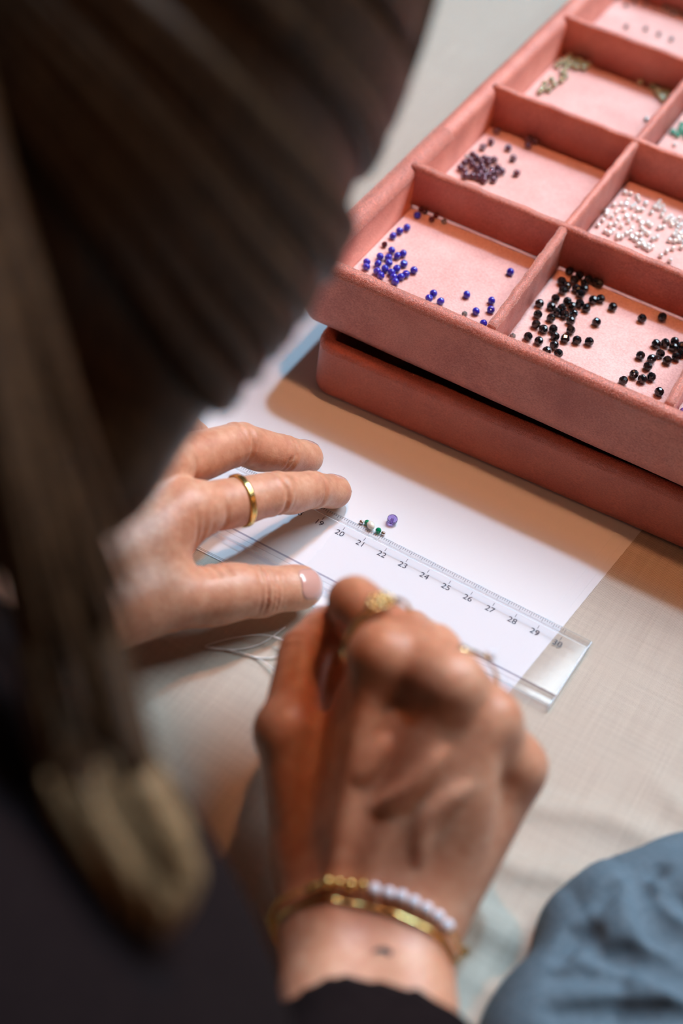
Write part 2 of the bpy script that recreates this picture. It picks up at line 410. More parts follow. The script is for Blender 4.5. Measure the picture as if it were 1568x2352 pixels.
# ================================================================== THE SETTING: floor, table, linen cloth
mb = MB(); mb.box((20, 0, -76.5), (150, 150, 1)); fo = mb.build('floor', mat('floor_boards', (0.10, 0.07, 0.05), 0.6), smooth=False); tag(fo, kind='structure')
tb = empty('table', (20, 22, -75.5), 'wooden table under the beige linen cloth', 'table')
mb = MB(); mb.box((20, 22, -2.2), (63, 50, 1.4)); mb.build('table_top', M['wood'], tb, smooth=False)
for sx in (-1, 1):
    for sy in (-1, 1):
        mb = MB(); mb.tube([(20+56*sx, 22+43*sy, -75.5), (20+56*sx, 22+43*sy, -3.4)], [2.2, 3.4], 12); mb.build('leg', M['wood'], tb)
def cloth():
    xs = np.concatenate([[-46.3, -46.0, -45.6], np.linspace(-45, 14, 30), np.linspace(14.4, 50, 120), np.linspace(51, 85, 18), [85.6, 86.0, 86.3]])
    ys = np.concatenate([[-30.3, -30.0, -29.6], np.linspace(-29, 0, 100), np.linspace(.5, 74, 60), [74.6, 75.0, 75.3]])
    X, Y = np.meshgrid(xs, ys, indexing='ij'); Z = np.zeros_like(X)
    for (x0, y0, x1, y1, wd, hgt) in [(30, -7.6, 44, -5.6, .55, .10), (31, -10.2, 42, -8.2, .5, .11), (32.5, -12.6, 44, -10.4, .6, .12), (33.5, -14.6, 41, -12.9, .5, .08), (36, -4.2, 50, -6.6, .5, .08),
                                      (38.2, -5, 36.4, -12, .35, .08), (33, -16.5, 44, -17, .7, .1), (34.5, 1.5, 46, -.5, .7, .06), (24, -19, 30, -22, .6, .1)]:
        d = np.array([x1-x0, y1-y0], float); L = np.hypot(*d); d /= L
        t = (X-x0)*d[0]+(Y-y0)*d[1]; s = -(X-x0)*d[1]+(Y-y0)*d[0]+.35*np.sin(t*.9)
        Z += 3.2*hgt*np.exp(-(s/wd)**2)*np.clip(np.minimum(t+1.5, L+1.5-t)/2.5, 0, 1)
    flat = (X < 31.5) & (Y > -6.5)
    Z[flat] = 0
    Z -= .012
    edge = np.minimum.reduce([X+46.3, 86.3-X, Y+30.3, 75.3-Y])
    hang = np.where(edge < .01, 1.0, np.where(edge < .4, .12, np.where(edge < .8, .015, 0)))
    Z -= hang*22
    V = np.stack([X, Y, Z], -1).reshape(-1, 3); nx, ny = X.shape
    i = np.arange((nx-1)*(ny-1)); a = (i//(ny-1))*ny+i % (ny-1)
    return V, np.stack([a, a+ny, a+ny+1, a+1], 1)
V, F = cloth()
tag(obj('tablecloth', V, F, M['linen']), 'natural beige woven linen tablecloth spread over the whole table', 'tablecloth')

# ================================================================== ADDED UNSEEN PENDANT LAMP: holds the warm light, shade put in to darken the cloth
PL = (17.5, 15.0, 66.0)
pend = empty('added_pendant_lamp', PL, 'added unseen pendant lamp with a warm bulb, its shade shadowing the linen', 'lamp')
mb = MB(); mb.lathe(PL, (0, 0, 1), [(8.3, -.6), (8.3, -.3), (6.6, 2.5), (3.6, 5.2), (1.2, 6.2), (1.2, 7.4), (1.0, 7.4), (1.0, 6.0), (3.4, 5.0), (6.4, 2.4), (8.1, -.4)], 40, closed=True); mb.build('added_shade', mat('added_shade_metal', (.03, .025, .022), .5), pend)
mb = MB(); mb.tube([(PL[0], PL[1], PL[2]+7.2), (PL[0], PL[1], PL[2]+14)], .3, 8); mb.build('added_cord', M['hole'], pend)
mb = MB(); mb.lathe((PL[0], PL[1], PL[2]+.1), (0, 0, 1), [(.05, .9), (1.6, 1.1), (2.2, 2.6), (1.6, 4.0), (.9, 5.0), (.9, 6.0)], 20); gl = mat('added_bulb_glass', (1, .8, .55), .3); gl.node_tree.nodes['Principled BSDF'].inputs['Emission Color'].default_value = (1, .5, .2, 1); gl.node_tree.nodes['Principled BSDF'].inputs['Emission Strength'].default_value = 3.0; mb.build('added_bulb', gl, pend)
added_bulb = lamp('added_warm_bulb', 'AREA', (PL[0], PL[1], PL[2]-.7), (PL[0], PL[1]-.01, 0), 1.75, (1.0, 0.43, 0.205), shape='DISK', size=0.045)

# ================================================================== PAPER
def sheet(z, c, lab):
    mb = MB(); th = .012
    n = 12; V = []
    c = [np.array(p, float) for p in c]
    top = []; 
    for i in range(n+1):
        for j in range(5):
            u, v = i/n, j/4; p = (c[0]*(1-u)+c[1]*u)*(1-v)+(c[3]*(1-u)+c[2]*u)*v
            top.append((p[0], p[1], z))
    bot = [(x, y, z-th) for x, y, _ in top]; k = len(top); F = []
    for i in range(n):
        for j in range(4):
            a = i*5+j; F += [(a, a+5, a+6, a+1), (k+a, k+a+1, k+a+6, k+a+5)]
    for i in range(n): F += [(i*5, k+i*5, k+i*5+5, i*5+5), (i*5+4, i*5+9, k+i*5+9, k+i*5+4)]
    for j in range(4): F += [(j, j+1, k+j+1, k+j), (n*5+j, k+n*5+j, k+n*5+j+1, n*5+j+1)]
    o = obj('paper_sheet', top+bot, F, M['paper'], smooth=False)
    tag(o, lab, 'paper', 'sheets of white paper under the ruler')
sheet(.016, [(-.2, -4.85), (29.36, -4.06), (31.35, 16.6), (.3, 16.2)], 'bottom white paper sheet, its edge showing furthest out on the linen')
sheet(.032, [(-.5, -4.75), (29.12, -4.02), (30.95, 16.5), (.0, 16.3)], 'middle white paper sheet of the thin stack under the ruler')
sheet(.048, [(-.7, -4.70), (28.75, -3.98), (30.35, 16.4), (-.3, 16.2)], 'top white paper sheet, ruler and beads lying on it')
PZ = .05

# ================================================================== VELVET TRAYS
def frame(ox, oy, yaw):
    e = np.array([math.cos(yaw), math.sin(yaw), 0]); n = np.array([-e[1], e[0], 0]); o = np.array([ox, oy, 0.0])
    return lambda u, v, z: o+e*u+n*v+np.array([0, 0, z])
def rrect(u0, u1, v0, v1, r, seg=6, nl=40, ns=40):
    r = max(r, .02); P = []
    cs = [(u0+r, v0+r, math.pi), (u1-r, v0+r, 1.5*math.pi), (u1-r, v1-r, 0), (u0+r, v1-r, .5*math.pi)]
    for q, (cu, cv, a0) in enumerate(cs):
        arc = [(cu+r*math.cos(a0+i/seg*math.pi/2), cv+r*math.sin(a0+i/seg*math.pi/2)) for i in range(seg+1)]
        P += arc
        nu, nv, a1 = cs[(q+1) % 4]; nxt = (nu+r*math.cos(a1), nv+r*math.sin(a1)); k = nl if q % 2 == 0 else ns
        P += [(arc[-1][0]+(nxt[0]-arc[-1][0])*i/k, arc[-1][1]+(nxt[1]-arc[-1][1])*i/k) for i in range(1, k)]
    return P
def shell(fr, b, prof, rc, ls=1.0, wob=.02):
    V = []; F = []; n = None
    for t, z in prof:
        P = rrect(b[0]+t*ls, b[1]-t, b[2]+t, b[3]-t, rc-t)
        n = len(P); V += [fr(u, v, z) for u, v in P]
    k = len(prof)
    for i in range(k-1):
        for j in range(n): F.append((i*n+j, i*n+(j+1) % n, (i+1)*n+(j+1) % n, (i+1)*n+j))
    V = np.array(V)
    z = V[:, 2:3]; ph = V[:, 0]*1.3+V[:, 1]*.9
    V[:, 2] += wob*np.sin(ph)*np.clip((V[:, 2]-prof[0][1])/1.0, 0, 1)
    F += [tuple(range(n))[::-1], tuple(range((k-1)*n, k*n))]
    return V.tolist(), F
def pile(name, V, F, count, keep, length, material, parent, seed):
    """short velvet fibres standing on the quads whose centre passes keep()"""
    r = np.random.RandomState(seed); V = np.array(V); Q = np.array([f for f in F if len(f) == 4])
    C = V[Q].mean(1); ok = keep(C); Q = Q[ok]
    A = V[Q]; nrm = np.cross(A[:, 2]-A[:, 0], A[:, 3]-A[:, 1]); ar = np.linalg.norm(nrm, axis=1)/2; nrm /= 2*ar[:, None]+1e-12
    i = r.choice(len(Q), count, p=ar/ar.sum()); s, t = r.rand(count, 1), r.rand(count, 1)
    P = (A[i, 0]*(1-s)+A[i, 1]*s)*(1-t)+(A[i, 3]*(1-s)+A[i, 2]*s)*t
    d = nrm[i]+r.normal(0, .45, (count, 3)); d /= np.linalg.norm(d, axis=1)[:, None]
    sd = np.cross(d, r.normal(0, 1, (count, 3))); sd /= np.linalg.norm(sd, axis=1)[:, None]
    L = length*(.6+.7*r.rand(count, 1)); wd = .011
    T = np.stack([P-sd*wd-d*.01, P+sd*wd-d*.01, P+d*L], 1).reshape(-1, 3)
    o = obj(name, T, np.arange(count*3).reshape(-1, 3), material, parent, smooth=False)
    o['kind'] = 'stuff'; return o
# lower tray: an empty open box
FL = frame(14.286, 6.50, .050)
HL = 2.95
low = empty('velvet_tray', FL(16, 16, PZ), 'empty rose-red velvet tray at the bottom of the stack, standing on the paper', 'tray', 'stacked velvet bead trays')
prof = [(.25, PZ), (.06, PZ+.12), (0, PZ+.4), (0, HL-.42), (.05, HL-.18), (.18, HL-.04), (.34, HL), (.50, HL-.04), (.62, HL-.18), (.66, HL-.4), (.66, .6)]
V, F = shell(FL, (0, 33.0, 0, 36), prof, 1.0)
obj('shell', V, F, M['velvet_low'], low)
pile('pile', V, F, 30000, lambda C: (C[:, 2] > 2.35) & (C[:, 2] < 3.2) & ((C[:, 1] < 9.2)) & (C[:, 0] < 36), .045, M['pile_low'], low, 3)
# upper tray: divided
FU = frame(21.26, 16.215, .012)
ZF, ZR, ZD = 4.47, 6.52, 6.62
ZB = HL+.01
up = empty('velvet_tray', FU(8, 14, ZB), 'dusty pink velvet bead tray with dividers, top of the stack, holding the beads', 'tray', 'stacked velvet bead trays')
prof = [(.85, ZB), (.50, ZB+.05), (.18, ZB+.25), (.03, ZB+.6), (0, ZB+1.0), (0, ZR-.42), (.05, ZR-.18), (.18, ZR-.04), (.36, ZR), (.54, ZR-.04), (.67, ZR-.18), (.72, ZR-.4), (.72, ZF-.25)]
UB = (-8.55, 24.4, -8.92, 36.6)
V, F = shell(FU, UB, prof, 1.0, 1.45)
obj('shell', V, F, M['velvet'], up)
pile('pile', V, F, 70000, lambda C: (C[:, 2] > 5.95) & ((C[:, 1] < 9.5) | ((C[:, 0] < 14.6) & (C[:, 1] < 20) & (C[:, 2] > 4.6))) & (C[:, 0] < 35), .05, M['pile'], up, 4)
ROWS = [-8.2, 0.0, 8.9, 18.05, 27.1, 35.9]
COLS = [-7.45, 0.05, 8.0, 15.9, 23.7]
TD = .42
def divider(p0, p1, z0, z1, name='divider'):
    """a padded partition with a rounded top between two points of the tray"""
    p0 = np.array(p0, float); p1 = np.array(p1, float); d = N(p1-p0); s = np.array([-d[1], d[0]]); L = np.linalg.norm(p1-p0); n = max(4, int(L/.35))
    h = TD/2; pr = [(-h, z0), (-h, z1-.2), (-h*.86, z1-.08), (-h*.5, z1-.012), (0, z1), (h*.5, z1-.012), (h*.86, z1-.08), (h, z1-.2), (h, z0)]
    V = []; F = []; k = len(pr)
    for i in range(n+1):
        q = p0+d*L*i/n; wb = .018*math.sin(i*1.7+p0[0])
        for a, z in pr: V.append(FU(q[0]+s[0]*(a+wb), q[1]+s[1]*(a+wb), z+(.02*math.sin(i*.9) if z > z0 else 0)))
    for i in range(n):
        for j in range(k-1): F.append((i*k+j, (i+1)*k+j, (i+1)*k+j+1, i*k+j+1))
        F.append((i*k+k-1, (i+1)*k+k-1, (i+1)*k, i*k))
    F += [tuple(range(k)), tuple(range(n*k, n*k+k))[::-1]]
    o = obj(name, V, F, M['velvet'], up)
    return V, F
DV, DF = [], []
for v in ROWS[1:-1]:
    V, F = divider((COLS[0]-.35, v+TD/2), (COLS[-1]+.2, v+TD/2), ZF+.07 if v == 0 else ZF-.1, ZD)
    if v < 1: DF += [tuple(i+len(DV) for i in f) for f in F if len(f) == 4]; DV += list(V)
for u in COLS[1:-1]:
    for a, b in zip(ROWS[:-1], ROWS[1:]):
        V, F = divider((u+(.28 if a < -1 else .0), a-.05), (u-.02, b+.02), ZF-.1, ZD-.05)
        if a < -1: DF += [tuple(i+len(DV) for i in f) for f in F if len(f) == 4]; DV += list(V)
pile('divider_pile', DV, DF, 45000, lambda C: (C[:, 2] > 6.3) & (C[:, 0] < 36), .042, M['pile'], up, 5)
for i in range(len(COLS)-1):
    for j in range(len(ROWS)-1):
        u0, u1, v0, v1 = COLS[i]+.22, COLS[i+1]-.22, ROWS[j]+(.1 if j else .0)+.40*(j > 0), ROWS[j+1]-.12
        if i == 0: u0 -= .15
        mb = MB(); c = FU((u0+u1)/2, (v0+v1)/2, ZF-.06)
        V = []; F = []; P = rrect(u0, u1, v0, v1, .15, 3, 2, 2); n = len(P)
        for z, t in ((ZF-.2, 0), (ZF-.05, 0), (ZF, .06)): V += [FU(*( (pp[0]-(u0+u1)/2)*(1-t/4)+(u0+u1)/2, (pp[1]-(v0+v1)/2)*(1-t/4)+(v0+v1)/2), z) for pp in P]
        for q in range(2):
            for k in range(n): F.append((q*n+k, q*n+(k+1) % n, (q+1)*n+(k+1) % n, (q+1)*n+k))
        F += [tuple(range(n))[::-1], tuple(range(2*n, 3*n))]
        obj('compartment_floor', V, F, M['velvet_lit'], up, smooth=False)

# ================================================================== BEADS IN THE TRAY
def bead_mesh(name, r, rh, n, material, flat=1.0, smooth=False):
    mb = MB(); pr = [(rh, -.86*r*flat), (rh*1.5, -.95*r*flat), (.68*r, -.74*r*flat), (.95*r, -.30*r*flat), (.95*r, .30*r*flat), (.68*r, .74*r*flat), (rh*1.5, .95*r*flat), (rh, .86*r*flat)]
    mb.lathe((0, 0, 0), (0, 0, 1), pr, n, closed=True)
    me = bpy.data.meshes.new(name); me.from_pydata([[c*S for c in p] for p in mb.v], [], mb.f); me.update(); me.materials.append(material)
    bm = bmesh.new(); bm.from_mesh(me); bmesh.ops.recalc_face_normals(bm, faces=bm.faces); bm.to_mesh(me); bm.free()
    if smooth: me.polygons.foreach_set('use_smooth', np.ones(len(me.polygons), bool))
    return me
def place_bead(me, name, x, y, z, label, group, lying=None, sc_=1.0):
    o = bpy.data.objects.new(name, me); col.objects.link(o); o.location = (x*S, y*S, z*S)
    o.rotation_euler = (rng.uniform(-1.2, 1.2), rng.uniform(-1.2, 1.2), rng.uniform(0, 6.28)) if lying is None else lying
    if sc_ != 1.0: o.scale = (sc_,)*3
    tag(o, label, 'bead', group); return o
BM = {
 'blue': bead_mesh('blue_bead', .185, .03, 12, M['blue_bead'], .9, True), 'black': bead_mesh('black_bead', .21, .035, 10, M['black_bead'], .95),
 'garnet': bead_mesh('garnet_bead', .19, .05, 12, M['garnet_bead'], .85, True), 'maroon': bead_mesh('maroon_bead', .15, .04, 8, M['maroon_bead'], .9),
 'clear': bead_mesh('clear_bead', .125, .02, 12, M['clear_bead'], 1.0, True), 'olive': bead_mesh('olive_bead', .19, .06, 12, M['olive_bead'], .85, True),
 'grey': bead_mesh('grey_bead', .15, .05, 8, M['grey_bead'], .8), 'teal': bead_mesh('teal_bead', .17, .05, 8, M['teal_bead'], .85), 'violet': bead_mesh('violet_bead', .19, .05, 9, M['amethyst'], .9)}
RAD = {'blue': .175, 'black': .195, 'garnet': .185, 'maroon': .15, 'clear': .125, 'olive': .18, 'grey': .15, 'teal': .17, 'violet': .19}
placed = []
def beads(kind, pts, conv, label, group, single=None, alt=None):
    r = RAD[kind]; single = single or {}
    for i, q in enumerate(pts):
        px, py = conv(*q[:2]); P = at(px, py, ZF+r*.95)
        # settle beside, or on top of, beads that are already there
        x, y, z = P
        for _ in range(12):
            for (X, Y, Z, R_) in placed:
                d = math.hypot(x-X, y-Y); mn = (r+R_)*.97
                if abs(z-Z) < mn and d < mn:
                    k = (mn-d)*.6; dx, dy = (x-X, y-Y) if d > 1e-4 else (rng.uniform(-1, 1), rng.uniform(-1, 1)); L = math.hypot(dx, dy)+1e-6
                    x += dx/L*k; y += dy/L*k
        # keep clear of the partitions
        ox, oy = x-21.26, y-16.215; cu, su = math.cos(.012), math.sin(.012); u, v = ox*cu+oy*su, -ox*su+oy*cu
        for w_ in COLS[1:-1]:
            lim = r+TD/2+.04
            if v < 0: w2 = w_+.28*(1-(v+8.2)/8.2)
            else: w2 = w_
            if abs(u-w2) < lim: u = w2+math.copysign(lim, u-w2)
        for w_ in ROWS[1:-1]:
            if abs(v-w_-TD/2) < r+TD/2+.03: v = w_+TD/2+math.copysign(r+TD/2+.03, v-w_-TD/2)
        u = max(u, COLS[0]+.05+r); v = max(v, ROWS[0]+r+.02)
        x, y = 21.26+u*cu-v*su, 16.215+u*su+v*cu
        placed.append((x, y, z, r))
        lab, gr = single.get(i, label), group
        if alt and i not in single and alt[0](*q[:2]): lab, gr = alt[1], alt[2]
        place_bead(BM[kind], kind+'_bead', x, y, z, lab, gr)
c1 = lambda x, y: (680+x/3.92, 340+y/3.92)
c2 = lambda x, y: (1068+x/3.136, 440+y/3.136)
c3 = lambda x, y: (1068+x/3.136, y/3.136)
ra = lambda x, y: (680+x/1.7658, y/1.7658)
beads('blue', [(1090, 605), (995, 715), (930, 745), (870, 790), (860, 920), (755, 975), (830, 985), (910, 970), (960, 950), (635, 1025), (632, 1068), (735, 1040), (835, 1032), (970, 1040), (800, 1085), (905, 1085), (728, 1108), (760, 1145), (858, 1118), (872, 1152), (932, 1160), (985, 1135), (1060, 1100), (890, 1200), (1235, 1310), (1195, 1352), (1300, 1380), (1535, 1320)],
      c1, 'deep blue bead in the heap at the left corner of the front compartment', 'blue beads in the heap',
      {0: 'blue bead lying alone in the shaded back corner of the front left compartment', 1: 'blue bead, innermost of three in a row along the left velvet wall', 2: 'blue bead, middle of three in a row along the left velvet wall', 3: 'pale shining blue bead, last of three along the left velvet wall',
       22: 'blue bead at the right-hand edge of the blue heap', 24: 'blue bead, rearmost of three touching near the front rim', 25: 'blue bead half hidden by the front rim, beside two others', 26: 'blue bead, nearest the rim of three by the front wall', 27: 'blue bead lying alone between the front rim and the middle of the compartment'})
beads('blue', [(325, 578), (190, 785), (185, 850), (78, 862), (132, 950)], c2, 'blue bead', 'blue beads by the partition',
      {0: 'blue bead lying apart in the open floor beside the pale partition', 1: 'blue bead, rear one of a touching pair by the partition', 2: 'blue bead, front one of a touching pair by the partition', 3: 'blue bead in front of the pair, close to the front rim', 4: 'blue bead almost hidden where partition and front rim meet'})
beads('maroon', [(795, 868), (1140, 532), (1185, 545), (1285, 580), (1220, 642)], c1, 'dark maroon bead in the shaded back corner among the blue beads', 'dark maroon beads', {0: 'tiny dark maroon bead against the left wall above the blue heap', 4: 'dark maroon bead in front of the other two in the shaded corner'})
beads('grey', [(1330, 660), (1515, 1495)], c1, 'grey bead', 'stray grey beads', {0: 'tiny pale bead at the foot of the first partition', 1: 'tiny grey bead peeping over the front rim beside the blue beads'})
beads('grey', [(342, 1042)], c2, 'tiny grey bead peeping over the front rim in the black bead compartment', 'stray grey beads')
BLK = [(762, 560), (825, 600), (785, 635), (695, 645), (900, 612), (955, 628), (865, 655), (732, 682), (800, 697), (850, 700), (832, 735), (650, 770), (735, 790), (535, 805), (620, 825), (770, 825), (825, 805), (695, 840), (872, 838), (920, 780), (975, 772), (1063, 830), (523, 885), (617, 910), (715, 885), (780, 878), (760, 930), (945, 940), (510, 955), (563, 990), (633, 990), (760, 997), (453, 1043), (530, 1075), (647, 1043), (720, 1058), (805, 1070), (893, 1080), (640, 1107), (588, 1147), (672, 1165), (705, 710), (700, 880), (990, 632)]
beads('black', BLK, c2, 'faceted shiny black bead in the loose heap at the left of the second compartment', 'black beads in the left heap',
      {21: 'black bead standing a little to the right of the black heap', 27: 'black bead lying alone to the right, in front of the heap', 37: 'black bead at the right end of the front row of the heap', 32: 'black bead nearest the corner of partition and front rim', 40: 'black bead touching the front rim below the heap', 20: 'black bead, right one of a close pair behind the heap', 19: 'black bead, left one of a close pair behind the heap'},
      alt=(lambda x, y: y < 745, 'faceted black bead in the tight knot against the rear partition', 'black beads in the knot by the partition'))
beads('black', [(1273, 913), (1420, 903), (1375, 1095), (1440, 1090), (1508, 1080), (1500, 1120), (1560, 1112), (1565, 1160), (1405, 1167), (1520, 1190), (1455, 1215), (1262, 1180), (1342, 1205), (1315, 1258), (1215, 1315), (1340, 1335), (1275, 1350), (1138, 1362), (1397, 1443), (1590, 1130), (1600, 1180)],
      c2, 'faceted shiny black bead in the cluster at the right of the second compartment', 'black beads in the right cluster',
      {0: 'black bead lying alone in the middle of the compartment floor', 1: 'black bead lying alone at the edge of the partition shadow', 11: 'black bead to the left of the right cluster', 17: 'black bead with its hole showing, nearest the front rim', 18: 'last black bead on its own before the right partition', 14: 'black bead, rear one of three in a curved row by the rim', 15: 'black bead at the right end of the curved row by the rim', 16: 'black bead, middle of the curved row by the rim'})
beads('garnet', [(185, 1020), (125, 1060), (310, 1065), (345, 1140), (372, 1245), (225, 945), (480, 975), (470, 1005), (452, 1048), (135, 1140), (210, 1150), (50, 1185), (165, 1175), (235, 1205), (75, 1207), (190, 1222), (105, 1250), (50, 1265), (230, 1250), (165, 1262), (205, 1292), (135, 1297)],
      c3, 'dark garnet bead in the heap by the left wall of the second row', 'garnet beads',
      {0: 'garnet bead, upper one of two above the garnet heap', 1: 'garnet bead, lower one of two above the garnet heap', 2: 'garnet bead, rear one of three scattered to the right of the heap', 3: 'garnet bead, middle one of three scattered to the right of the heap', 4: 'garnet bead, front one of three scattered to the right of the heap', 5: 'garnet bead in the dark corner at the foot of the partition', 6: 'garnet bead of the dark row leaning at the partition, rearmost', 7: 'garnet bead of the dark row leaning at the partition, middle one', 8: 'garnet bead of the dark row leaning at the partition, frontmost'})
beads('garnet', [(665, 680), (685, 695), (700, 712), (680, 660), (715, 625), (735, 640), (745, 690), (760, 660), (720, 668), (730, 712), (765, 725), (785, 655), (800, 690), (775, 705), (705, 650)], ra, 'dark garnet bead in the heap by the left wall of the second row', 'garnet beads')
beads('grey', [(20, 1140)], c3, 'pale bead on top of the garnet heap at its left', 'stray grey beads')
# pale glittering beads, scattered thick over their compartment
CL = [(1150, 5), (1190, 15), (1240, 35), (1070, 95), (1100, 130), (1145, 130), (1200, 110), (1215, 100), (1015, 165), (1055, 180), (1085, 150), (990, 205), (1100, 200), (1175, 215), (1210, 180), (1240, 130), (1300, 85), (1360, 110), (1390, 120), (1430, 140), (1420, 105), (1270, 230), (1310, 225), (1330, 240), (1200, 265), (1125, 250), (1060, 280), (1040, 300), (1020, 290), (1095, 310), (1125, 325), (1100, 325), (1225, 345), (1250, 350), (1265, 310), (1290, 285), (1305, 295), (1350, 340), (1245, 380), (1270, 375), (1285, 390), (1300, 385), (1330, 395), (1310, 400), (1395, 260), (1420, 255), (1440, 205), (1455, 190), (1480, 215), (1500, 200), (1490, 240), (1520, 225), (1470, 180), (1530, 260), (1550, 240), (1515, 290), (1540, 300), (1500, 310), (1530, 330), (1560, 330), (1470, 350), (1495, 355), (1520, 350), (1545, 355), (1560, 295), (1495, 410), (1410, 460), (1475, 495), (1450, 430), (955, 240), (1010, 140), (1540, 190), (1575, 210), (1590, 260), (1585, 320), (1600, 290), (1610, 340), (1575, 380), (1555, 400), (1250, 60), (1170, 60), (1160, 90), (1400, 70), (1340, 150), (1120, 90), (1265, 130), (1230, 310), (1200, 330), (1185, 290), (1415, 170), (1385, 90), (1160, 180), (1040, 240), (1080, 230), (1160, 300), (1250, 200), (1270, 265), (1380, 330)]
beads('clear', CL, c2, 'small pale translucent bead strewn loosely at the left of its compartment', 'pale translucent beads, loose',
      alt=(lambda x, y: x > 1385 and y > 150, 'small pale translucent bead in the thick patch at the edge of the picture', 'pale translucent beads, thick patch'))
OL = [(760, 395), (735, 420), (785, 440), (840, 458), (885, 465), (660, 475), (725, 490), (700, 520), (800, 485), (850, 490), (570, 600), (620, 570), (555, 640), (600, 645), (690, 580), (720, 550), (640, 610), (820, 430), (770, 470), (540, 655), (690, 450), (745, 455)]
beads('olive', OL, c3, 'shiny olive green bead in the heap at the left of the third row', 'olive beads in the left heap')
beads('olive', [(1240, 550), (1270, 580), (1350, 620), (1400, 620), (1420, 660), (1440, 640), (1470, 650), (1400, 690), (1430, 690), (1480, 615), (1500, 625), (1420, 712), (1390, 655)], c3, 'shiny olive green bead in the heap at the right of the third row', 'olive beads in the right heap', {0: 'olive bead, rear one of a pair away from the right heap', 1: 'olive bead, front one of a pair away from the right heap'})
beads('grey', [(1305, 855)], c3, 'single grey bead on the bare floor of the olive bead compartment', 'stray grey beads')
beads('grey', [(1155, 35), (1220, 12), (1300, 20), (1410, 20), (1440, 50), (1470, 70), (1500, 90), (1500, 45), (1540, 30), (1560, 70), (1530, 85), (1450, 20), (1590, 50), (1600, 90)], c3, 'silvery grey bead at the back of the farthest compartment in view', 'silvery beads in the farthest compartment')
beads('grey', [(1160, 190), (1300, 205), (1395, 245), (1485, 280)], c3, 'grey bead', 'silvery beads in the farthest compartment', {0: 'grey bead, first of four strung out along the farthest partition', 1: 'grey bead, second of four strung out along the farthest partition', 2: 'grey bead, third of four strung out along the farthest partition', 3: 'grey bead, last of four strung out along the farthest partition'})
beads('teal', [(1560, 895), (1530, 970), (1505, 955), (1548, 930), (1575, 950), (1600, 905), (1590, 985)], c3, 'small teal bead at the edge of the picture in the second column', 'teal beads')
beads('clear', [(1508, 1040)], c3, 'pale bead beside the teal beads', 'stray pale beads')
beads('violet', [(1562, 1582), (1590, 1600)], c2, 'violet glass bead beyond the right partition of the black beads', 'violet beads')

# ================================================================== RULER
rul = empty('ruler', (15.4, -1.5, PZ), 'clear acrylic centimetre ruler lying on the white paper under both hands', 'ruler')
pr = [(.56, PZ+.002), (.56, PZ+.05), (.50, PZ+.085), (.26, PZ+.10), (.0, PZ+.27), (-.06, PZ+.30), (-2.86, PZ+.30), (-2.90, PZ+.24), (-3.02, PZ+.22), (-3.12, PZ+.24), (-3.16, PZ+.31), (-3.40, PZ+.31), (-3.47, PZ+.26), (-3.47, PZ+.002)]
X0, X1 = -.35, 31.12
V = []; F = []
for x, sh in ((X0, 0), (X0+.05, .0), (X1-.06, 0), (X1, .0)):
    e = .03 if x in (X0, X1) else 0
    V += [(x+(.03*y if x > 10 else 0), y-(e if y > 0 else -e if y < -3 else 0), z) for y, z in pr]
k = len(pr)
for i in range(3):
    for j in range(k): F.append((i*k+j, i*k+(j+1) % k, (i+1)*k+(j+1) % k, (i+1)*k+j))
F += [tuple(range(k))[::-1], tuple(range(3*k, 4*k))]
body = obj('acrylic_body', V, F, [M['acrylic'], M['acrylic_edge'], M['acrylic_line'], M['acrylic_bevel']], rul, smooth=False)
for p_ in body.data.polygons:
    j = p_.index % k if p_.index < 3*k else -1
    p_.material_index = 1 if p_.index >= 3*k or p_.index//k != 1 or j in (0, 4, 11) else 2 if j in (6, 9) else 3 if j in (1, 3, 7, 8, 12) else 0
mb = MB()
for mmk in range(0, 301):
    x = mmk/10
    if mmk % 10 == 0: y0, y1 = .27, .47
    elif mmk % 5 == 0: y0, y1 = .28, .47
    else: y0, y1 = .35, .47
    mb.box((x, (y0+y1)/2, PZ+.108), (.008, (y1-y0)/2, .001))
    if mmk % 10 == 0: mb.box((x, .02, PZ+.006), (.011, .09, .001))
t_ = mb.build('tick_marks', M['ink'], rul, smooth=False); t_['kind'] = 'stuff'
for cm in range(1, 31):
    fc = bpy.data.curves.new('numeral', 'FONT'); fc.body = str(cm); fc.size = .40*S; fc.align_x = 'CENTER'; fc.align_y = 'CENTER'
    fo_ = bpy.data.objects.new('numeral_text', fc); col.objects.link(fo_)
    bpy.context.view_layer.update()
    me = bpy.data.meshes.new_from_object(fo_.evaluated_get(bpy.context.evaluated_depsgraph_get()))
    bpy.data.objects.remove(fo_); bpy.data.curves.remove(fc)
    o = link('numeral', me, M['ink'], rul, smooth=False)
    o.location = Vector((cm-15.4-.02, -.30+1.5, .008))*S

# ================================================================== BEADS LAID OUT BY THE RULER
def small_ball(name, P, r, material, label, group, sq=1.0, n=16):
    mb = MB(); mb.ball((0, 0, 0), r, n, 10, sq); o = mb.build(name, material); o.location = Vector(P)*S
    tag(o, label, 'bead', group); return o
G = 'beads laid out along the ruler'
def facet(name, P, r, material, label, n=10, flat=.9, rot=(1.2, .3, .6)):
    me = bead_mesh(name, r, r*.2, n, material, flat); o = bpy.data.objects.new(name, me); col.objects.link(o); o.location = Vector(P)*S; o.rotation_euler = rot
    tag(o, label, 'bead', G)
small_ball('silver_bead', (20.44, .70, PZ+.095), .095, M['silver'], 'tiny silver ball bead at the left end of the row by the ruler', G)
facet('green_bead', (20.66, .79, PZ+.125), .125, M['green_bead'], 'small green faceted bead behind the oval pearl')
o = small_ball('pearl_bead', (20.88, .71, PZ+.165), .165, M['pearl'], 'cream oval pearl in the row of beads by the ruler', G, 1.28); o.rotation_euler = (1.45, 0, math.radians(52))
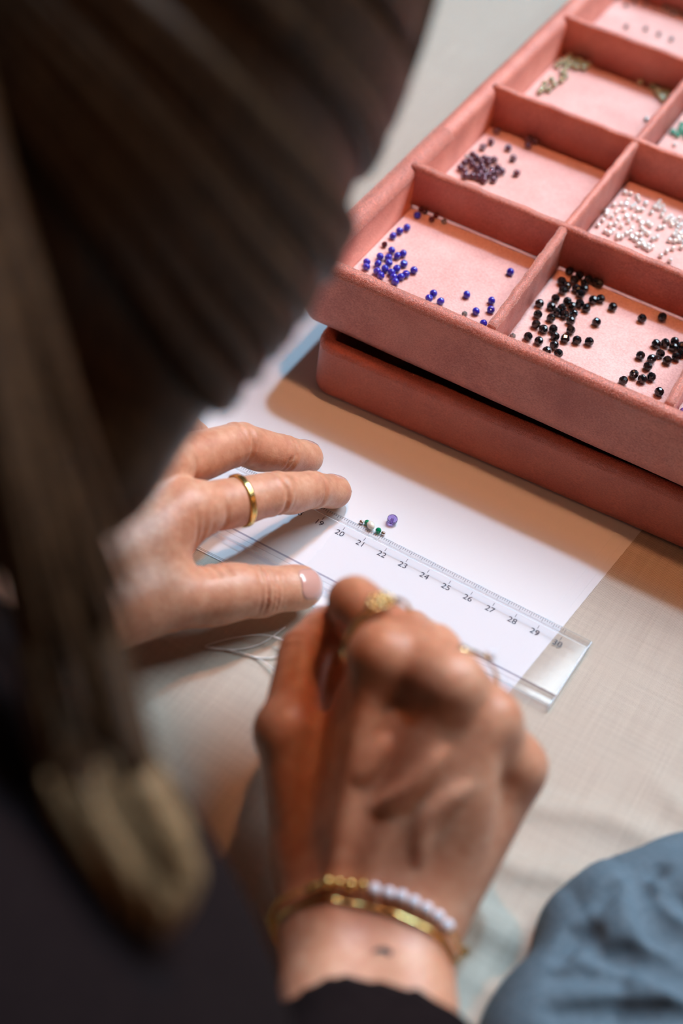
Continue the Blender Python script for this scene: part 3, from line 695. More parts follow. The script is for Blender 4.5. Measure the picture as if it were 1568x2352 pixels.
facet('green_bead', (21.27, .67, PZ+.135), .135, M['green_bead'], 'small green faceted bead standing between pearl and silver ball', rot=(.5, 1.2, .2))
small_ball('silver_bead', (21.50, .685, PZ+.095), .095, M['silver'], 'tiny silver ball bead at the right end of the row by the ruler', G)
facet('violet_bead', (21.47, 1.50, PZ+.205), .235, M['amethyst'], 'faceted violet glass bead lying alone on the white paper', 14, .85, (.25, .1, .3))

# ================================================================== THE PERSON
person = empty('person', (17, -42, -28), 'person with long dark brown hair in a dark knit bending over the ruler', 'person')
def chain(s, P, R, k=.25, fat=0.0):
    for i in range(len(P)-1):
        s.cone(P[i], P[i+1], R[i], R[i+1], k)
    return s
# ---- left hand: finger pads on the ruler, thumb along its near edge
LH = Sdf()
L_W = np.array([13.4, -14.2, 4.3])
Lf = {
 'index': [(16.15, -6.05, 4.0), (17.85, -2.45, 2.95), (18.5, -.45, 1.85), (18.93, .95, .86)],
 'middle': [(14.25, -5.35, 4.6), (15.35, -1.15, 3.2), (16.45, .62, 1.85), (16.92, 1.98, .84)],
 'ring': [(12.5, -5.7, 4.6), (12.6, -1.9, 3.6), (13.0, -.9, 1.9), (13.1, -.5, .82)],
 'little': [(10.9, -6.2, 4.0), (10.9, -3.2, 3.2), (11.2, -2.2, 1.7), (11.3, -1.7, .72)]}
Lr = {'index': [1.02, .86, .76, .66], 'middle': [1.05, .88, .78, .68], 'ring': [1.0, .84, .74, .64], 'little': [.9, .72, .63, .55]}
for f_, P in Lf.items():
    P = [np.array(p) for p in P]; R = Lr[f_]
    chain(LH, P, R, .22)
    d = N(P[3]-P[2]); LH.ell(P[3]-d*.25+np.array([0, 0, -.06]), [d, np.cross(d, (0, 0, 1)), np.cross(np.cross(d, (0, 0, 1)), d)], (.95, R[3]*1.06, R[3]*.98), .2)
    for a, b in ((0, 1), (1, 2)):                       # padded undersides of the phalanges
        mid = (P[a]+P[b])/2; dd = N(P[b]-P[a]); sd = N(np.cross(dd, (0, 0, 1))); dn = np.cross(dd, sd)
        LH.ell(mid+dn*.16 if dn[2] < 0 else mid-dn*.16, [dd, sd, dn], (np.linalg.norm(P[b]-P[a])*.42, R[b]*1.02, R[b]*1.0), .25)
    LH.cone(L_W+(P[0]-L_W)*.08+np.array([(P[0][0]-13.5)*.35, 0, 0]), P[0], 1.35, R[0], .8)
L_T = [np.array(p) for p in ((15.6, -12.6, 3.5), (17.55, -8.75, 2.55), (19.60, -6.05, 1.72), (20.62, -4.58, 1.22))]
LH.cone(L_W, L_T[0], 1.7, 1.45, .8); LH.cone(L_T[0], L_T[1], 1.5, 1.16, .6); LH.cone(L_T[1], L_T[2], 1.12, .98, .35); LH.cone(L_T[2], L_T[3], .98, .80, .25)
dT = N(L_T[3]-L_T[2]); LH.ell(L_T[3]-dT*.35, [dT, np.cross(dT, (0, 0, 1)), np.cross(np.cross(dT, (0, 0, 1)), dT)], (1.12, .92, .80), .25)
LH.ell((18.55, -7.4, 2.1), [N(L_T[2]-L_T[1]), np.cross(N(L_T[2]-L_T[1]), (0, 0, 1)), (0, 0, 1)], (1.6, 1.08, 1.0), .5)
LH.cone((16.5, -9.6, 3.1), (16.1, -7.2, 3.5), 1.05, .85, .9)          # web between thumb and index finger
LH.ell((14.2, -9.6, 3.4), [(.2, 1, 0), (1, -.2, 0), (0, 0, 1)], (3.8, 3.0, 1.35), 1.0)
LH.cone(L_W, (10.2, -21.5, 5.2), 2.15, 2.4, 1.2); LH.cone(L_W+np.array([1.0, .2, -.2]), (11.2, -21.3, 5.0), 1.9, 2.3, 1.0); LH.cone((10.2, -21.5, 5.2), (6.5, -30, 6.5), 2.6, 3.3, 1.0)
up_ = np.array([-.35, .25, .9])
I_, Md = [np.array(p) for p in Lf['index']], [np.array(p) for p in Lf['middle']]
side = np.array([.6, -.75, .2])
for P, R in ((I_, Lr['index']), (Md, Lr['middle'])):
    d1, d2, d3 = N(P[1]-P[0]), N(P[2]-P[1]), N(P[3]-P[2])
    for c_, ax_, wd_, dp_ in ((P[1], d1+d2, .10, .10), (P[1]+d2*.35, d2, .06, .04), (P[2], d2+d3, .09, .08), (P[2]-d2*.22, d2, .05, .03), (P[0]+d1*1.2, d1, .1, .05)):
        LH.crease(c_, ax_, side-np.array([0, 0, .5]), wd_, dp_, 1.0)
    LH.crease(P[1], d1+d2, up_, .16, .045, 1.0); LH.crease(P[1]-d1*.3, d1, up_, .06, .03, 1.0); LH.crease(P[2], d2+d3, up_, .08, .035, .9)
tdir = N(L_T[2]-L_T[1]); tup = np.array([.25, -.3, .9])
for off, wd_, dp_ in ((-.42, .07, .045), (-.16, .08, .085), (.10, .07, .06), (.30, .06, .055), (.52, .05, .035)):
    LH.crease(L_T[2]+tdir*off, tdir+dT*.4, tup, wd_, dp_, 1.1)
for q in ((17.0, -6.6, 3.4), (16.75, -6.9, 3.3), (17.3, -6.2, 3.45)):
    LH.crease(q, N(I_[1]-I_[0]), side, .09, .05, 1.0)

# ---- right hand: closed on the thread, back of the hand towards the camera
RH = Sdf()
R_W = np.array([30.04, -16.18, 2.45]); acr = N([.86, .50, .10])
Rf = {
 'index': [(26.86, -11.29, 8.9), (25.29, -8.96, 6.4), (24.25, -7.95, 4.75), (23.6, -7.2, 3.7)],
 'middle': [(29.18, -11.19, 9.15), (24.97, -9.57, 8.35), (24.15, -7.95, 6.3), (23.75, -7.2, 4.9)],
 'ring': [(30.5, -10.89, 8.05), (27.56, -8.26, 6.45), (26.15, -6.9, 4.95), (25.4, -6.25, 3.7)],
 'little': [(31.74, -10.6, 6.2), (29.74, -8.54, 4.83), (28.5, -7.5, 3.9), (27.85, -6.95, 2.9)]}
Rr = {'index': [.92, .84, .74, .62], 'middle': [.95, .84, .74, .62], 'ring': [.88, .80, .70, .6], 'little': [.80, .70, .6, .52]}
for q, (f_, P) in enumerate(Rf.items()):
    P = [np.array(p) for p in P]; R = Rr[f_]
    chain(RH, P, R, .26)
    RH.ell(P[0]+np.array([0, -.04, .02]), np.eye(3), (R[0]*1.0,)*3, .5)
    RH.cone(R_W+acr*(-1.35+.9*q)+np.array([0, .8, .9-.1*q]), P[0]+np.array([0, .1, -.5]), 1.3, R[0]*.95, .75)
    RH.cone(R_W+acr*(-1.0+.65*q)+np.array([-.15, -.6, 1.5-.22*q]), P[0]+np.array([.05, -.86, -.35]), .27, .33, .42)    # tendon
for f1, f2 in (('index', 'middle'), ('middle', 'ring'), ('ring', 'little')):
    p1, p2 = np.array(Rf[f1][0]), np.array(Rf[f2][0]); RH.cone(p1+np.array([0, .1, -.25]), p2+np.array([0, .1, -.25]), .72, .70, .5)
RH.cone((30.5, -10.8, 7.5), (31.7, -10.6, 5.9), .93, .86, .4); RH.cone(R_W+acr*1.1+np.array([0, .9, .9]), (31.4, -10.9, 4.9), 1.6, 1.15, .8)
RH.cone(atd(776, 1442, 50.2), atd(778, 1590, 48.6), .62, .75, .3); RH.cone(atd(778, 1590, 48.6), atd(752, 1668, 47.6), .75, .8, .4)
R_T = [np.array(p) for p in ((27.5, -15.2, 3.0), (24.9, -13.05, 5.25), (23.72, -10.15, 5.3), (23.48, -8.35, 4.8))]
RH.cone(R_W-acr*1.2, R_T[0], 1.5, 1.4, .7); RH.cone(R_T[0], R_T[1], 1.42, 1.0, .5); RH.cone(R_T[1], R_T[2], .96, .88, .25); RH.cone(R_T[2], R_T[3], .88, .70, .2)
RH.ell(R_T[1]+np.array([-.1, -.1, .1]), np.eye(3), (.92, .92, .92), .5)
RH.cone(R_T[0]+np.array([.8, .9, 1.6]), (26.5, -11.6, 6.6), 1.1, .75, .9)           # web
RH.ell((29.0, -13.0, 5.3), [(-.1, .52, .85), (.97, .2, -.1), (-.15, -.85, .52)], (3.7, 2.8, 1.35), .9)
RH.ell((28.9, -10.6, 5.6), [(1, 0, 0), (0, 1, 0), (0, 0, 1)], (2.4, 1.5, 1.7), .8)
fdir = N(np.array([33.54, -22.93, 3.4])-R_W)
for s_ in (-1, 1):
    RH.cone(R_W+acr*.95*s_, R_W+fdir*8.0+acr*1.15*s_, 1.62, 1.95, .9); RH.cone(R_W+fdir*8.0+acr*1.15*s_, R_W+fdir*22+acr*1.3*s_, 1.95, 2.9, .8)
RH.ell(R_W+acr*1.7+np.array([.1, -1.0, .8]), np.eye(3), (.8, .8, .75), .5)          # wrist bone
for f_ in ('index', 'middle', 'ring', 'little'):
    P = [np.array(p) for p in Rf[f_]]; d1 = N(P[1]-P[0])
    for o_ in (-.25, .12, .45): RH.crease(P[0]+d1*o_, d1, (0, -.3, 1), .08, .03, 1.0)
    RH.crease(P[1], N(P[2]-P[0]), (0, -.3, 1), .08, .05, 1.0)
RH.crease(R_T[2], R_T[3]-R_T[1], (-.5, -.6, .6), .08, .07, 1.0); RH.crease(R_T[2]+N(R_T[2]-R_T[1])*-.25, R_T[2]-R_T[1], (-.5, -.6, .6), .06, .04, 1.0)

for path in (((28.9, -14.4, 6.3), (29.6, -13.4, 7.2), (29.9, -12.6, 8.0)), ((30.6, -14.6, 5.4), (30.4, -13.6, 6.3), (30.9, -12.4, 7.0)), ((28.0, -13.6, 6.4), (28.2, -12.8, 7.4))):    # veins
    q = [cast(RH, p+np.array([.2, -3.0, 2.2]), (-.06, .8, -.6)) for p in spline(path, 9)]
    for j_, (a_, b_) in enumerate(zip(q[:-1], q[1:])): RH.cone(a_, b_, .09*math.sin(math.pi*(j_+.4)/9)+.01, .09*math.sin(math.pi*(j_+1.4)/9)+.01, .4)

# ---- head, neck, trunk and arms (coarser, mostly under hair and clothing)
HC = np.array([14.4, -10.4, 25.4])
h_f = N([.10, .50, -.85]); h_r = N(np.cross(h_f, (0, .5, .86))); h_u = np.cross(h_r, h_f)          # facing, right, up of the head
def hp(r, f, u): return HC+h_r*r+h_f*f+h_u*u
BD = Sdf()
HA = [h_r, h_f, h_u]
BD.ell(hp(0, -.6, 2.2), HA, (7.0, 8.9, 7.8), 1.0)                      # skull
BD.ell(hp(0, 3.4, -3.6), HA, (5.6, 5.0, 6.6), 2.5)                     # face
BD.ell(hp(0, 5.2, -8.6), HA, (3.2, 3.0, 2.4), 2.0)                     # chin
BD.cone(hp(0, 8.3, 1.2), hp(0, 9.9, -3.0), .75, 1.15, .9); BD.ell(hp(.95, 8.9, -3.2), HA, (.75, .8, .6), .5); BD.ell(hp(-.95, 8.9, -3.2), HA, (.75, .8, .6), .5)     # nose
for s_ in (-1, 1):
    BD.ell(hp(3.1*s_, 9.3, .7), HA, (1.7, 1.0, 1.1), .7, 's')           # eye sockets
    BD.ell(hp(3.1*s_, 7.2, .5), HA, (1.35, 1.25, 1.25), .2)             # lids over the eyes
    BD.cone(hp(1.4*s_, 8.35, 2.0), hp(4.6*s_, 7.2, 2.1), .55, .45, .7)  # brow
    BD.ell(hp(3.9*s_, 6.3, -3.0), HA, (1.9, 1.7, 1.6), 1.2)             # cheek
    BD.ell(hp(7.1*s_, -.4, -.8), [h_r*s_+h_f*.5, h_f-h_r*.5*s_, h_u], (.8, 1.7, 3.0), .4); BD.ell(hp(7.9*s_, .0, -.4), HA, (.5, .9, 1.7), .3, 's')   # ears
BD.cone(hp(-1.9, 8.0, -5.9), hp(1.9, 8.0, -5.9), .55, .55, .4); BD.cone(hp(-1.4, 7.8, -6.9), hp(1.4, 7.8, -6.9), .65, .65, .4)      # lips
BD.cone(hp(0, 9.2, -6.4), hp(0, 9.0, -6.4), .12, .12, .2)
BD.cone(hp(0, -3.5, -4.5), (16.5, -30, 19), 5.2, 5.8, 2.0)             # neck
BD.ell((16, -31, 10.5), np.eye(3), (16.2, 10.5, 10), 3); BD.ell((17.5, -45, -12), np.eye(3), (14.5, 10, 18), 4); BD.ell((17.5, -46, -27), np.eye(3), (17, 12, 9), 3)
SH = {-1: np.array([.5, -35, 13]), 1: np.array([32.0, -38.5, 13])}
EL = {-1: np.array([-1.0, -36.0, 7.0]), 1: np.array([40.5, -39.5, 6.5])}
EL[-1] = np.array([-4.5, -40.0, -4.0]); EL[1] = np.array([41.5, -40.0, 5.4])
WR = {-1: np.array([6.5, -30, 6.5]), 1: R_W+fdir*20}
for s_ in (-1, 1):
    BD.cone((16+8*s_, -36, 13), SH[s_], 5.0, 5.2, 3); BD.cone(SH[s_], EL[s_], 5.0, 4.0, 2); BD.cone(EL[s_], WR[s_], 4.0, 3.0, 1.5)

parts = [LH.mesh(.075), RH.mesh(.085), BD.mesh(.55)]
VV = []; FF = []; nV = 0
for V, F in parts: V[:, 2] = np.maximum(V[:, 2], np.where(V[:, 1] > -31.2, .06, -99))      # resting on the cloth, not in it
for V, F in parts: VV.append(V); FF.append(F+nV); nV += len(V)
obj('body', np.concatenate(VV), np.concatenate(FF), M['skin'], person)

# ---- nails
def nail(sdf, tip, d, nrm, wdt, ln, back, name='nail'):
    d = N(d); nrm = N(np.array(nrm)-d*(np.array(nrm)@d)); sd = np.cross(d, nrm); V = []; F = []; base = []; lifts = []; a, b = 13, 11
    for i in range(a):
        for j in range(b):
            u = (i/(a-1)-.5)*2; v = j/(b-1)
            hw = wdt*.5*(1-.10*abs(2*v-1)**3)*(math.sqrt(max(0, 1-max(0, (.25-v)/.25)**2*.55)))
            x = u*hw; y = -back+v*ln+(.05*(1-u*u) if v > .5 else 0)
            V.append(np.array(tip)+d*y+sd*x+nrm*2.2); base.append(np.array(tip)+d*y+sd*x)
            lifts.append(-.012 if abs(u) > .95 else .022 if v > .05 else -.01)
    Q, ok = cast_many(sdf, V, -nrm, 4.0)
    V = [(q if g else b_)+nrm*lf for q, g, b_, lf in zip(Q, ok, base, lifts)]
    for i in range(a-1):
        for j in range(b-1): F.append((i*b+j, (i+1)*b+j, (i+1)*b+j+1, i*b+j+1))
    n = len(V); V2 = [p-nrm*.05 for p in V]
    F2 = [tuple(n+k for k in f[::-1]) for f in F]
    ring = [i*b for i in range(a)]+[(a-1)*b+j for j in range(1, b)]+[i*b+b-1 for i in range(a-2, -1, -1)]+[j for j in range(b-2, 0, -1)]
    F3 = [(ring[k], n+ring[k], n+ring[(k+1) % len(ring)], ring[(k+1) % len(ring)]) for k in range(len(ring))]
    o = obj(name, V+V2, F+F2+F3, M['nail'], person)
    return o
camd = -N(ray(784, 1176))
nail(LH, L_T[3], dT, (.20, -.50, .80), 1.30, 1.25, .55)
nail(LH, I_[3], I_[3]-I_[2], (-.50, .50, .72), 1.0, 1.05, .45)
nail(LH, Md[3], Md[3]-Md[2], (-.50, .50, .72), 1.0, 1.05, .45)
nail(LH, Lf['ring'][3], np.array(Lf['ring'][3])-np.array(Lf['ring'][2]), (-.35, .5, .72), .95, 1.0, .45)
nail(LH, Lf['little'][3], np.array(Lf['little'][3])-np.array(Lf['little'][2]), (-.35, .5, .72), .8, .85, .4)
nail(RH, R_T[3], R_T[3]-R_T[2], (-.85, -.1, .45), 1.1, 1.1, .5)
tt = cast(RH, CAM_POS, ray(872, 2196))
V = []; F = []
for i in range(15):
    a = math.radians(200+i*13); rr = .20; wd_ = .10*math.sin(math.pi*i/14)+.015
    for w_ in (-wd_, wd_):
        q = tt+acr*(rr+w_)*math.cos(a)*1.25+fdir*(rr+w_)*math.sin(a)*.8+np.array([0, 0, 1.0])
        V.append(cast(RH, q, (0, .05, -1))+np.array([0, 0, .012]))
for i in range(14): F.append((2*i, 2*i+1, 2*i+3, 2*i+2))
tag(obj('tattoo', V, F, M['tattoo'], person), 'small dark crescent tattoo on the wrist')

# ---- sweater
SW = Sdf()
SW.ell((16, -30.3, 10.5), np.eye(3), (17.8, 11.8, 11.2), 3); SW.ell((17.5, -45, -12), np.eye(3), (16, 11.5, 19), 4); SW.ell((17.5, -46, -24), np.eye(3), (17.6, 12.6, 9), 3)
for s_ in (-1, 1):
    SW.cone((16+8*s_, -36, 13), SH[s_], 6.2, 6.4, 3); SW.cone(SH[s_], EL[s_], 6.2, 5.2, 2)
CU = R_W+fdir*4.15
SW.cone(EL[1], R_W+fdir*9, 5.0, 4.4, 1.5); SW.cone(R_W+fdir*9, CU, 4.4, 3.55, 1.0)
CL_ = np.array([10.9, -20.5, 5.0]); SW.cone(EL[-1], (8.5, -25.5, 5.8), 5.0, 4.2, 1.5); SW.cone((8.5, -25.5, 5.8), CL_, 4.2, 3.5, 1.0)
cn = -fdir
def cuff_cut(P):                                        # sleeves end cleanly above the wrists
    a = (P-CU)@N(cn+np.array([0, 0, -.12])); b = (P-CL_)@N([.35, .95, 0])
    near_r = np.linalg.norm(P-CU, axis=-1) < 7; near_l = np.linalg.norm(P-CL_, axis=-1) < 7
    return np.where(near_r, a, np.where(near_l, b, -5.0))
SW.p.append((cuff_cut, np.full(3, -1e3), np.full(3, 1e3), .25, 'i'))
V, F = SW.mesh(.5)
V += .25*np.stack([np.sin(V[:, 2]*.9+V[:, 0]*.35), np.sin(V[:, 2]*.8+V[:, 0]*.5+1), .4*np.sin(V[:, 0]*.9+V[:, 1]*.6)], 1)*np.clip((6-V[:, 1]-16)/6, 0, 1)[:, None]
V[:, 2] = np.maximum(V[:, 2], np.where(V[:, 1] > -31.2, .04, -99))
obj('sweater', V, F, M['sweater'], person)
mb = MB()
ringp = []
c_ = CU+fdir*.15; a1 = acr-fdir*(acr@fdir); a1 = N(a1); a2 = np.cross(fdir, a1)
for i in range(40):
    a = 2*math.pi*i/40; rad = 3.1; q = c_+a1*math.cos(a)*rad+a2*math.sin(a)*rad*.98
    q[2] = max(q[2], .42); ringp.append(q)
mb.tube(ringp, .36, 8, closed=True); mb.build('cuff', M['sweater'], person)

# ---- hair: a cap over the skull and long locks
HS = Sdf()
HS.ell(hp(0, -1.2, 2.6), HA, (7.9, 9.3, 8.5), 1.0); HS.ell(hp(3.9, .3, -1.6), HA, (4.6, 7.6, 7.0), 2); HS.ell(hp(-3.6, -2.5, -2.2), HA, (4.6, 6.2, 6.5), 2)
HS.cone((19.6, -12.0, 22.5), (20.0, -17.2, 18.6), 3.0, 2.4, 2.0)
HS.ell(hp(-.8, 11.0, -4.6), HA, (5.6, 5.2, 8.0), .8, 's')
V, F = HS.mesh(.4)
obj('hair', V, F, M['hair'], person)
def lock(r, a0, side_, wd_, ph):
    # combed back over the head from the hairline, gathered at the nape, then hanging over a shoulder
    R_, F_, U_ = 8.2, 9.6, 8.8; k = math.sqrt(max(.03, 1-(r/R_)**2)); P = []
    for i in range(17):
        a = math.radians(a0+(196-a0)*i/16); g = i/16
        rr = r*(1-.45*g*g)
        kk = math.sqrt(max(.03, 1-(rr/R_)**2))
        P.append(hp(rr+.12*math.sin(i*.8+ph), -1.2+F_*kk*math.cos(a), 2.6+U_*kk*math.sin(a)-(abs(r)/R_)*2.5*(1-g)))
    v = N(P[-1]-P[-2]); tgt = np.array([26.0, -25.0, 19.0]) if side_ > 0 else np.array([4.0, -26, 17])
    tgt = tgt+np.array([rng.uniform(-2.5, 2.5), rng.uniform(-2, 2), 0])
    for i in range(20):
        want = N(tgt-P[-1]) if P[-1][2] > 18 else np.array([.12*side_+.25*math.sin(i*.6+ph), .12, -1.0])
        v = .7*v+.3*want; P.append(P[-1]+N(v)*1.0)
    out = []
    for q in P:
        for _ in range(5):
            dh, ds = float(HS(q)), float(SW(q)); d = min(dh, ds)
            if d > .10: break
            q = q+grad(HS if dh < ds else SW, q)*(.14-d)
        out.append(q)
    return np.array(out)
mb = MB()
for i in range(190):
    r = rng.uniform(-7.4, 7.2) if i % 3 else rng.uniform(3, 7.4)
    P = lock(r, rng.uniform(20, 60), 1 if (r > -3 or rng.random() < .3) else -1, 0, rng.uniform(0, 6))
    cut = rng.randint(30, 37); P = P[:cut]
    t = np.linspace(0, 1, len(P)); R = rng.uniform(.35, .7)*np.interp(t, [0, .1, .7, 1], [.45, 1, .9, .1])
    mb.tube(P, R, 6)
for i in range(64):
    u0 = rng.uniform(-6.5, 6.0); sd_ = 1 if i % 3 else -1
    P = spline([hp(sd_*6.6, 6.3-abs(u0)*.25, u0+.4), hp(sd_*8.2, 2.0, u0), hp(sd_*8.0, -3.5, u0*.8-.8), hp(sd_*5.5, -8.2, u0*.55-1.5), hp(sd_*3.0, -9.8, u0*.3-3.0)], 20)
    out = []
    for q in P:
        for _ in range(4): q = q+grad(HS, q)*(.06-float(HS(q)))
        out.append(q)
    mb.tube(np.array(out), rng.uniform(.3, .55)*np.interp(np.linspace(0, 1, 20), [0, .15, .8, 1], [.25, 1, .9, .2]), 6)
mb.build('hair_locks', M['hair'], person)
def hug(P):
    out = []
    for q in P:
        for _ in range(6):
            dh, ds = float(HS(q)), float(SW(q)); d = min(dh, ds)
            if d > .15: break
            q = q+grad(HS if dh < ds else SW, q)*(.2-d)
        out.append(q)
    return np.array(out)
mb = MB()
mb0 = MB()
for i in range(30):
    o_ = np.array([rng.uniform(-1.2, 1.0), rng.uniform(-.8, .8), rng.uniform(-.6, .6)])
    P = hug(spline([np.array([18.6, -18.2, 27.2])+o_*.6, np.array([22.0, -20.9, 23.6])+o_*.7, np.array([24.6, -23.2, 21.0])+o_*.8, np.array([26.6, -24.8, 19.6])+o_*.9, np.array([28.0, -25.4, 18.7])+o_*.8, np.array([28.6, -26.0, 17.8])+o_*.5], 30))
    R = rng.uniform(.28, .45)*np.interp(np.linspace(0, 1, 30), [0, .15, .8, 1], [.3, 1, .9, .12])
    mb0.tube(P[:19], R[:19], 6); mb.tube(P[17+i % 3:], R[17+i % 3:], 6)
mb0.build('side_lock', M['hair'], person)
tag(mb.build('hair_lit_ends', M['hair_lit_ends'], person), 'ends of the hair on the shoulder, lamplight painted in golden brown')

# ================================================================== JEWELLERY
def ring_band(root, c, ax, r, wdt, material, name='band', hammered=False):
    pr = [(r, -wdt/2), (r+.045, -wdt/2), (r+.085, -wdt*.30), (r+.085, -wdt*.12), (r+.055, 0), (r+.085, wdt*.12), (r+.085, wdt*.30), (r+.045, wdt/2), (r, wdt/2)]
    mb = MB(); mb.lathe(c, ax, pr, 48, closed=True)
    if hammered:
        q = np.array(mb.v); q += nr.normal(0, .006, q.shape); mb.v = [tuple(x) for x in q]
    return mb.build(name, material, root)
def fit_radius(sdf, c, ax):
    ax = N(ax); u = N(np.cross(ax, (.3, .2, 1))); b = np.cross(ax, u); out = []
    for i in range(24):
        a = 2*math.pi*i/24; d = u*math.cos(a)+b*math.sin(a); t = 0
        T = np.arange(0, 3, .02); out_ = sdf(np.array(c)+d*T[:, None]) >= 0; t = T[np.argmax(out_)] if out_.any() else 3
        out.append((t, d))
    cc = np.array(c)+sum((t*d for t, d in out))/12.0*0.5
    return cc, np.mean([t for t, d in out])
ax_ = N(I_[1]-I_[0]); c0 = I_[0]+(I_[1]-I_[0])*.615
c0, r0 = fit_radius(LH, c0, ax_)
rg = empty('gold_ring', c0, 'plain hammered gold band with a groove on the index finger of the flat hand', 'ring')
ring_band(rg, c0, N(ax_+np.array([.05, .0, .12])), r0*1.0, .27, M['gold'], hammered=True)
Mr = [np.array(p) for p in Rf['middle']]; ax_ = N(Mr[1]-Mr[0]); c0 = Mr[0]+(Mr[1]-Mr[0])*.70
c0, r0 = fit_radius(RH, c0, ax_)
rg = empty('flower_ring', c0, 'gold ring with a blossom-like cluster of small discs on the closed hand', 'ring')
ring_band(rg, c0, ax_, r0, .22, M['gold_pale'])
top = N(np.array([-.25, .15, .95])-ax_*(np.array([-.25, .15, .95])@ax_)); sd_ = np.cross(ax_, top)
for i in range(16):
    rr, a = (0, 0) if i == 0 else (.19, i*2*math.pi/5) if i < 6 else (.38, i*2*math.pi/10+.3)
    out_ = ax_*math.cos(a)*.85+sd_*math.sin(a)*1.1
    q = c0+top*(r0+.24-.9*rr*rr+.05*(i % 2))+out_*rr
    mb = MB(); mb.ball(q, .105, 10, 6, .75, N(top+out_*rr*1.6)); mb.build('petal', M['gold_pale'], rg)
Rg = [np.array(p) for p in Rf['ring']]; ax_ = N(Rg[1]-Rg[0]); c0 = Rg[0]+(Rg[1]-Rg[0])*.52
c0, r0 = fit_radius(RH, c0, ax_)
rg = empty('pearl_ring', c0, 'slim gold ring set with a white pearl on the right side of the closed hand', 'ring')
ring_band(rg, c0, ax_, r0, .20, M['gold'])
tv = .8*CAM_R[0]+.6*CAM_R[1]+.25*CAM_R[2]; top = N(tv-ax_*(tv@ax_)); mb = MB(); mb.ball(c0+top*(r0+.22)+ax_*.1, .19, 14, 9); mb.build('pearl', M['white_pearl'], rg)
t2 = N(top*.8+np.cross(ax_, top)*-.6); mb = MB(); mb.ball(c0+t2*(r0+.12)-ax_*.05, .20, 12, 7, .45, t2); mb.build('leaf', M['gold_pale'], rg)

# bracelets: closed loops that lie round the wrist
def wrist_loop(offs, n, lift):
    """offs: list of (angle, shift along the forearm); the loop hugs the skin at distance lift"""
    A = np.array(offs); out = []
    for i in range(n):
        a = 2*math.pi*i/n; sh = np.interp(a, A[:, 0], A[:, 1])
        d = a1*math.cos(a)+a2*math.sin(a); c = R_W+fdir*sh; T = np.arange(.5, 6, .02)
        bad = RH(c+d*T[:, None]) >= lift; out.append(c+d*(T[np.argmax(bad)] if bad.any() else 6))
    return np.array(out)
def angle_of(P):
    q = np.array(P)-R_W; return math.atan2(q@a2, q@a1) % (2*math.pi), q@fdir
vis = [(648, 2078), (668, 2066), (720, 2048), (790, 2043), (850, 2052), (905, 2066), (955, 2090), (1003, 2122), (1034, 2165), (1040, 2185)]
pts = []
for q in vis:
    h = cast(RH, CAM_POS, ray(*q))
    if h is not None: pts.append(angle_of(h))
pts.sort()
s0 = pts[0][1]; s1 = pts[-1][1]
OFF = [(0, (s0+s1)/2)]+[p for p in pts]+[(2*math.pi, (s0+s1)/2)]
loopA = wrist_loop(OFF, 220, .16)
br = empty('pearl_bracelet', loopA.mean(0), 'bracelet of gold beads and seven white pearls on the wrist', 'bracelet')
# find the loop index that shows nearest each pixel
def topix(P):
    q = (np.asarray(P)-CAM_POS)@CAM_R.T; return np.stack([IW/2+FPX*q[..., 0]/-q[..., 2], IH/2-FPX*q[..., 1]/-q[..., 2]], -1)
pxA = topix(loopA); front = np.array([(p-R_W)@a2 for p in loopA]); 
if np.mean([ (cast(RH, CAM_POS, ray(840, 2120))-R_W)@a2 ]) < 0: front = -front
def loop_at(x):
    c = [(abs(pxA[i, 0]-x)-(5 if front[i] > 0 else -400), i) for i in range(len(loopA))]; return loopA[min(c)[1]], min(c)[1]
lens = [np.linalg.norm(loopA[(i+1) % 220]-loopA[i]) for i in range(220)]
iR = loop_at(1040)[1]; iM = loop_at(893)[1]
step = 1 if ((iM-iR) % 220) < 110 else -1
i = iR; acc = 0; kinds = []; prev = loopA[i]; total = sum(lens); pos = 0.0
seq = ['gold_small']+['pearl']*7+['gold', 'gold_big', 'gold', 'gold_big', 'gold']
szs = {'pearl': .195, 'gold': .15, 'gold_big': .19, 'gold_small': .10, 'chain': .085}
k = 0; need = 0.0; walked = 0.0; idx = iR
while walked < total-.25:
    kd = seq[k] if k < len(seq) else ('gold' if k % 13 == 0 else 'chain')
    r_ = szs[kd]
    if walked >= need:
        mb = MB(); mb.ball(loopA[idx], r_, 12 if r_ > .1 else 8, 8 if r_ > .1 else 5)
        mb.build('pearl' if kd == 'pearl' else 'gold_bead' if kd != 'chain' else 'chain_link', M['white_pearl'] if kd == 'pearl' else M['gold'], br)
        k += 1; nk = seq[k] if k < len(seq) else 'chain'; need = walked+r_+szs[nk]
    walked += lens[idx if step > 0 else (idx-1) % 220]; idx = (idx+step) % 220
OFFB = [(a, s+.34) for a, s in OFF]
loopB = wrist_loop(OFFB, 160, .06)
bb = empty('bar_bracelet', loopB.mean(0), 'thin gold bracelet with a curved bar worn just below the pearls', 'bracelet')
pxB = topix(loopB); frB = np.array([(p-R_W)@a2 for p in loopB])*(1 if front.max() == abs(front).max() else 1)
sel = [i for i in range(160) if 880 < pxB[i, 0] < 1045 and (cast(RH, CAM_POS, loopB[i]-CAM_POS) is None or np.linalg.norm(cast(RH, CAM_POS, loopB[i]-CAM_POS)-loopB[i]) < .6)]
if len(sel) > 4:
    if max(sel)-min(sel) > 80: sel = sorted(sel, key=lambda i: (i+80) % 160)
    mb = MB(); mb.tube(loopB[sel], .065, 8); mb.build('bar', M['gold'], bb)
mb = MB(); mb.tube(loopB, .045, 6, closed=True); mb.build('chain', M['gold'], bb)

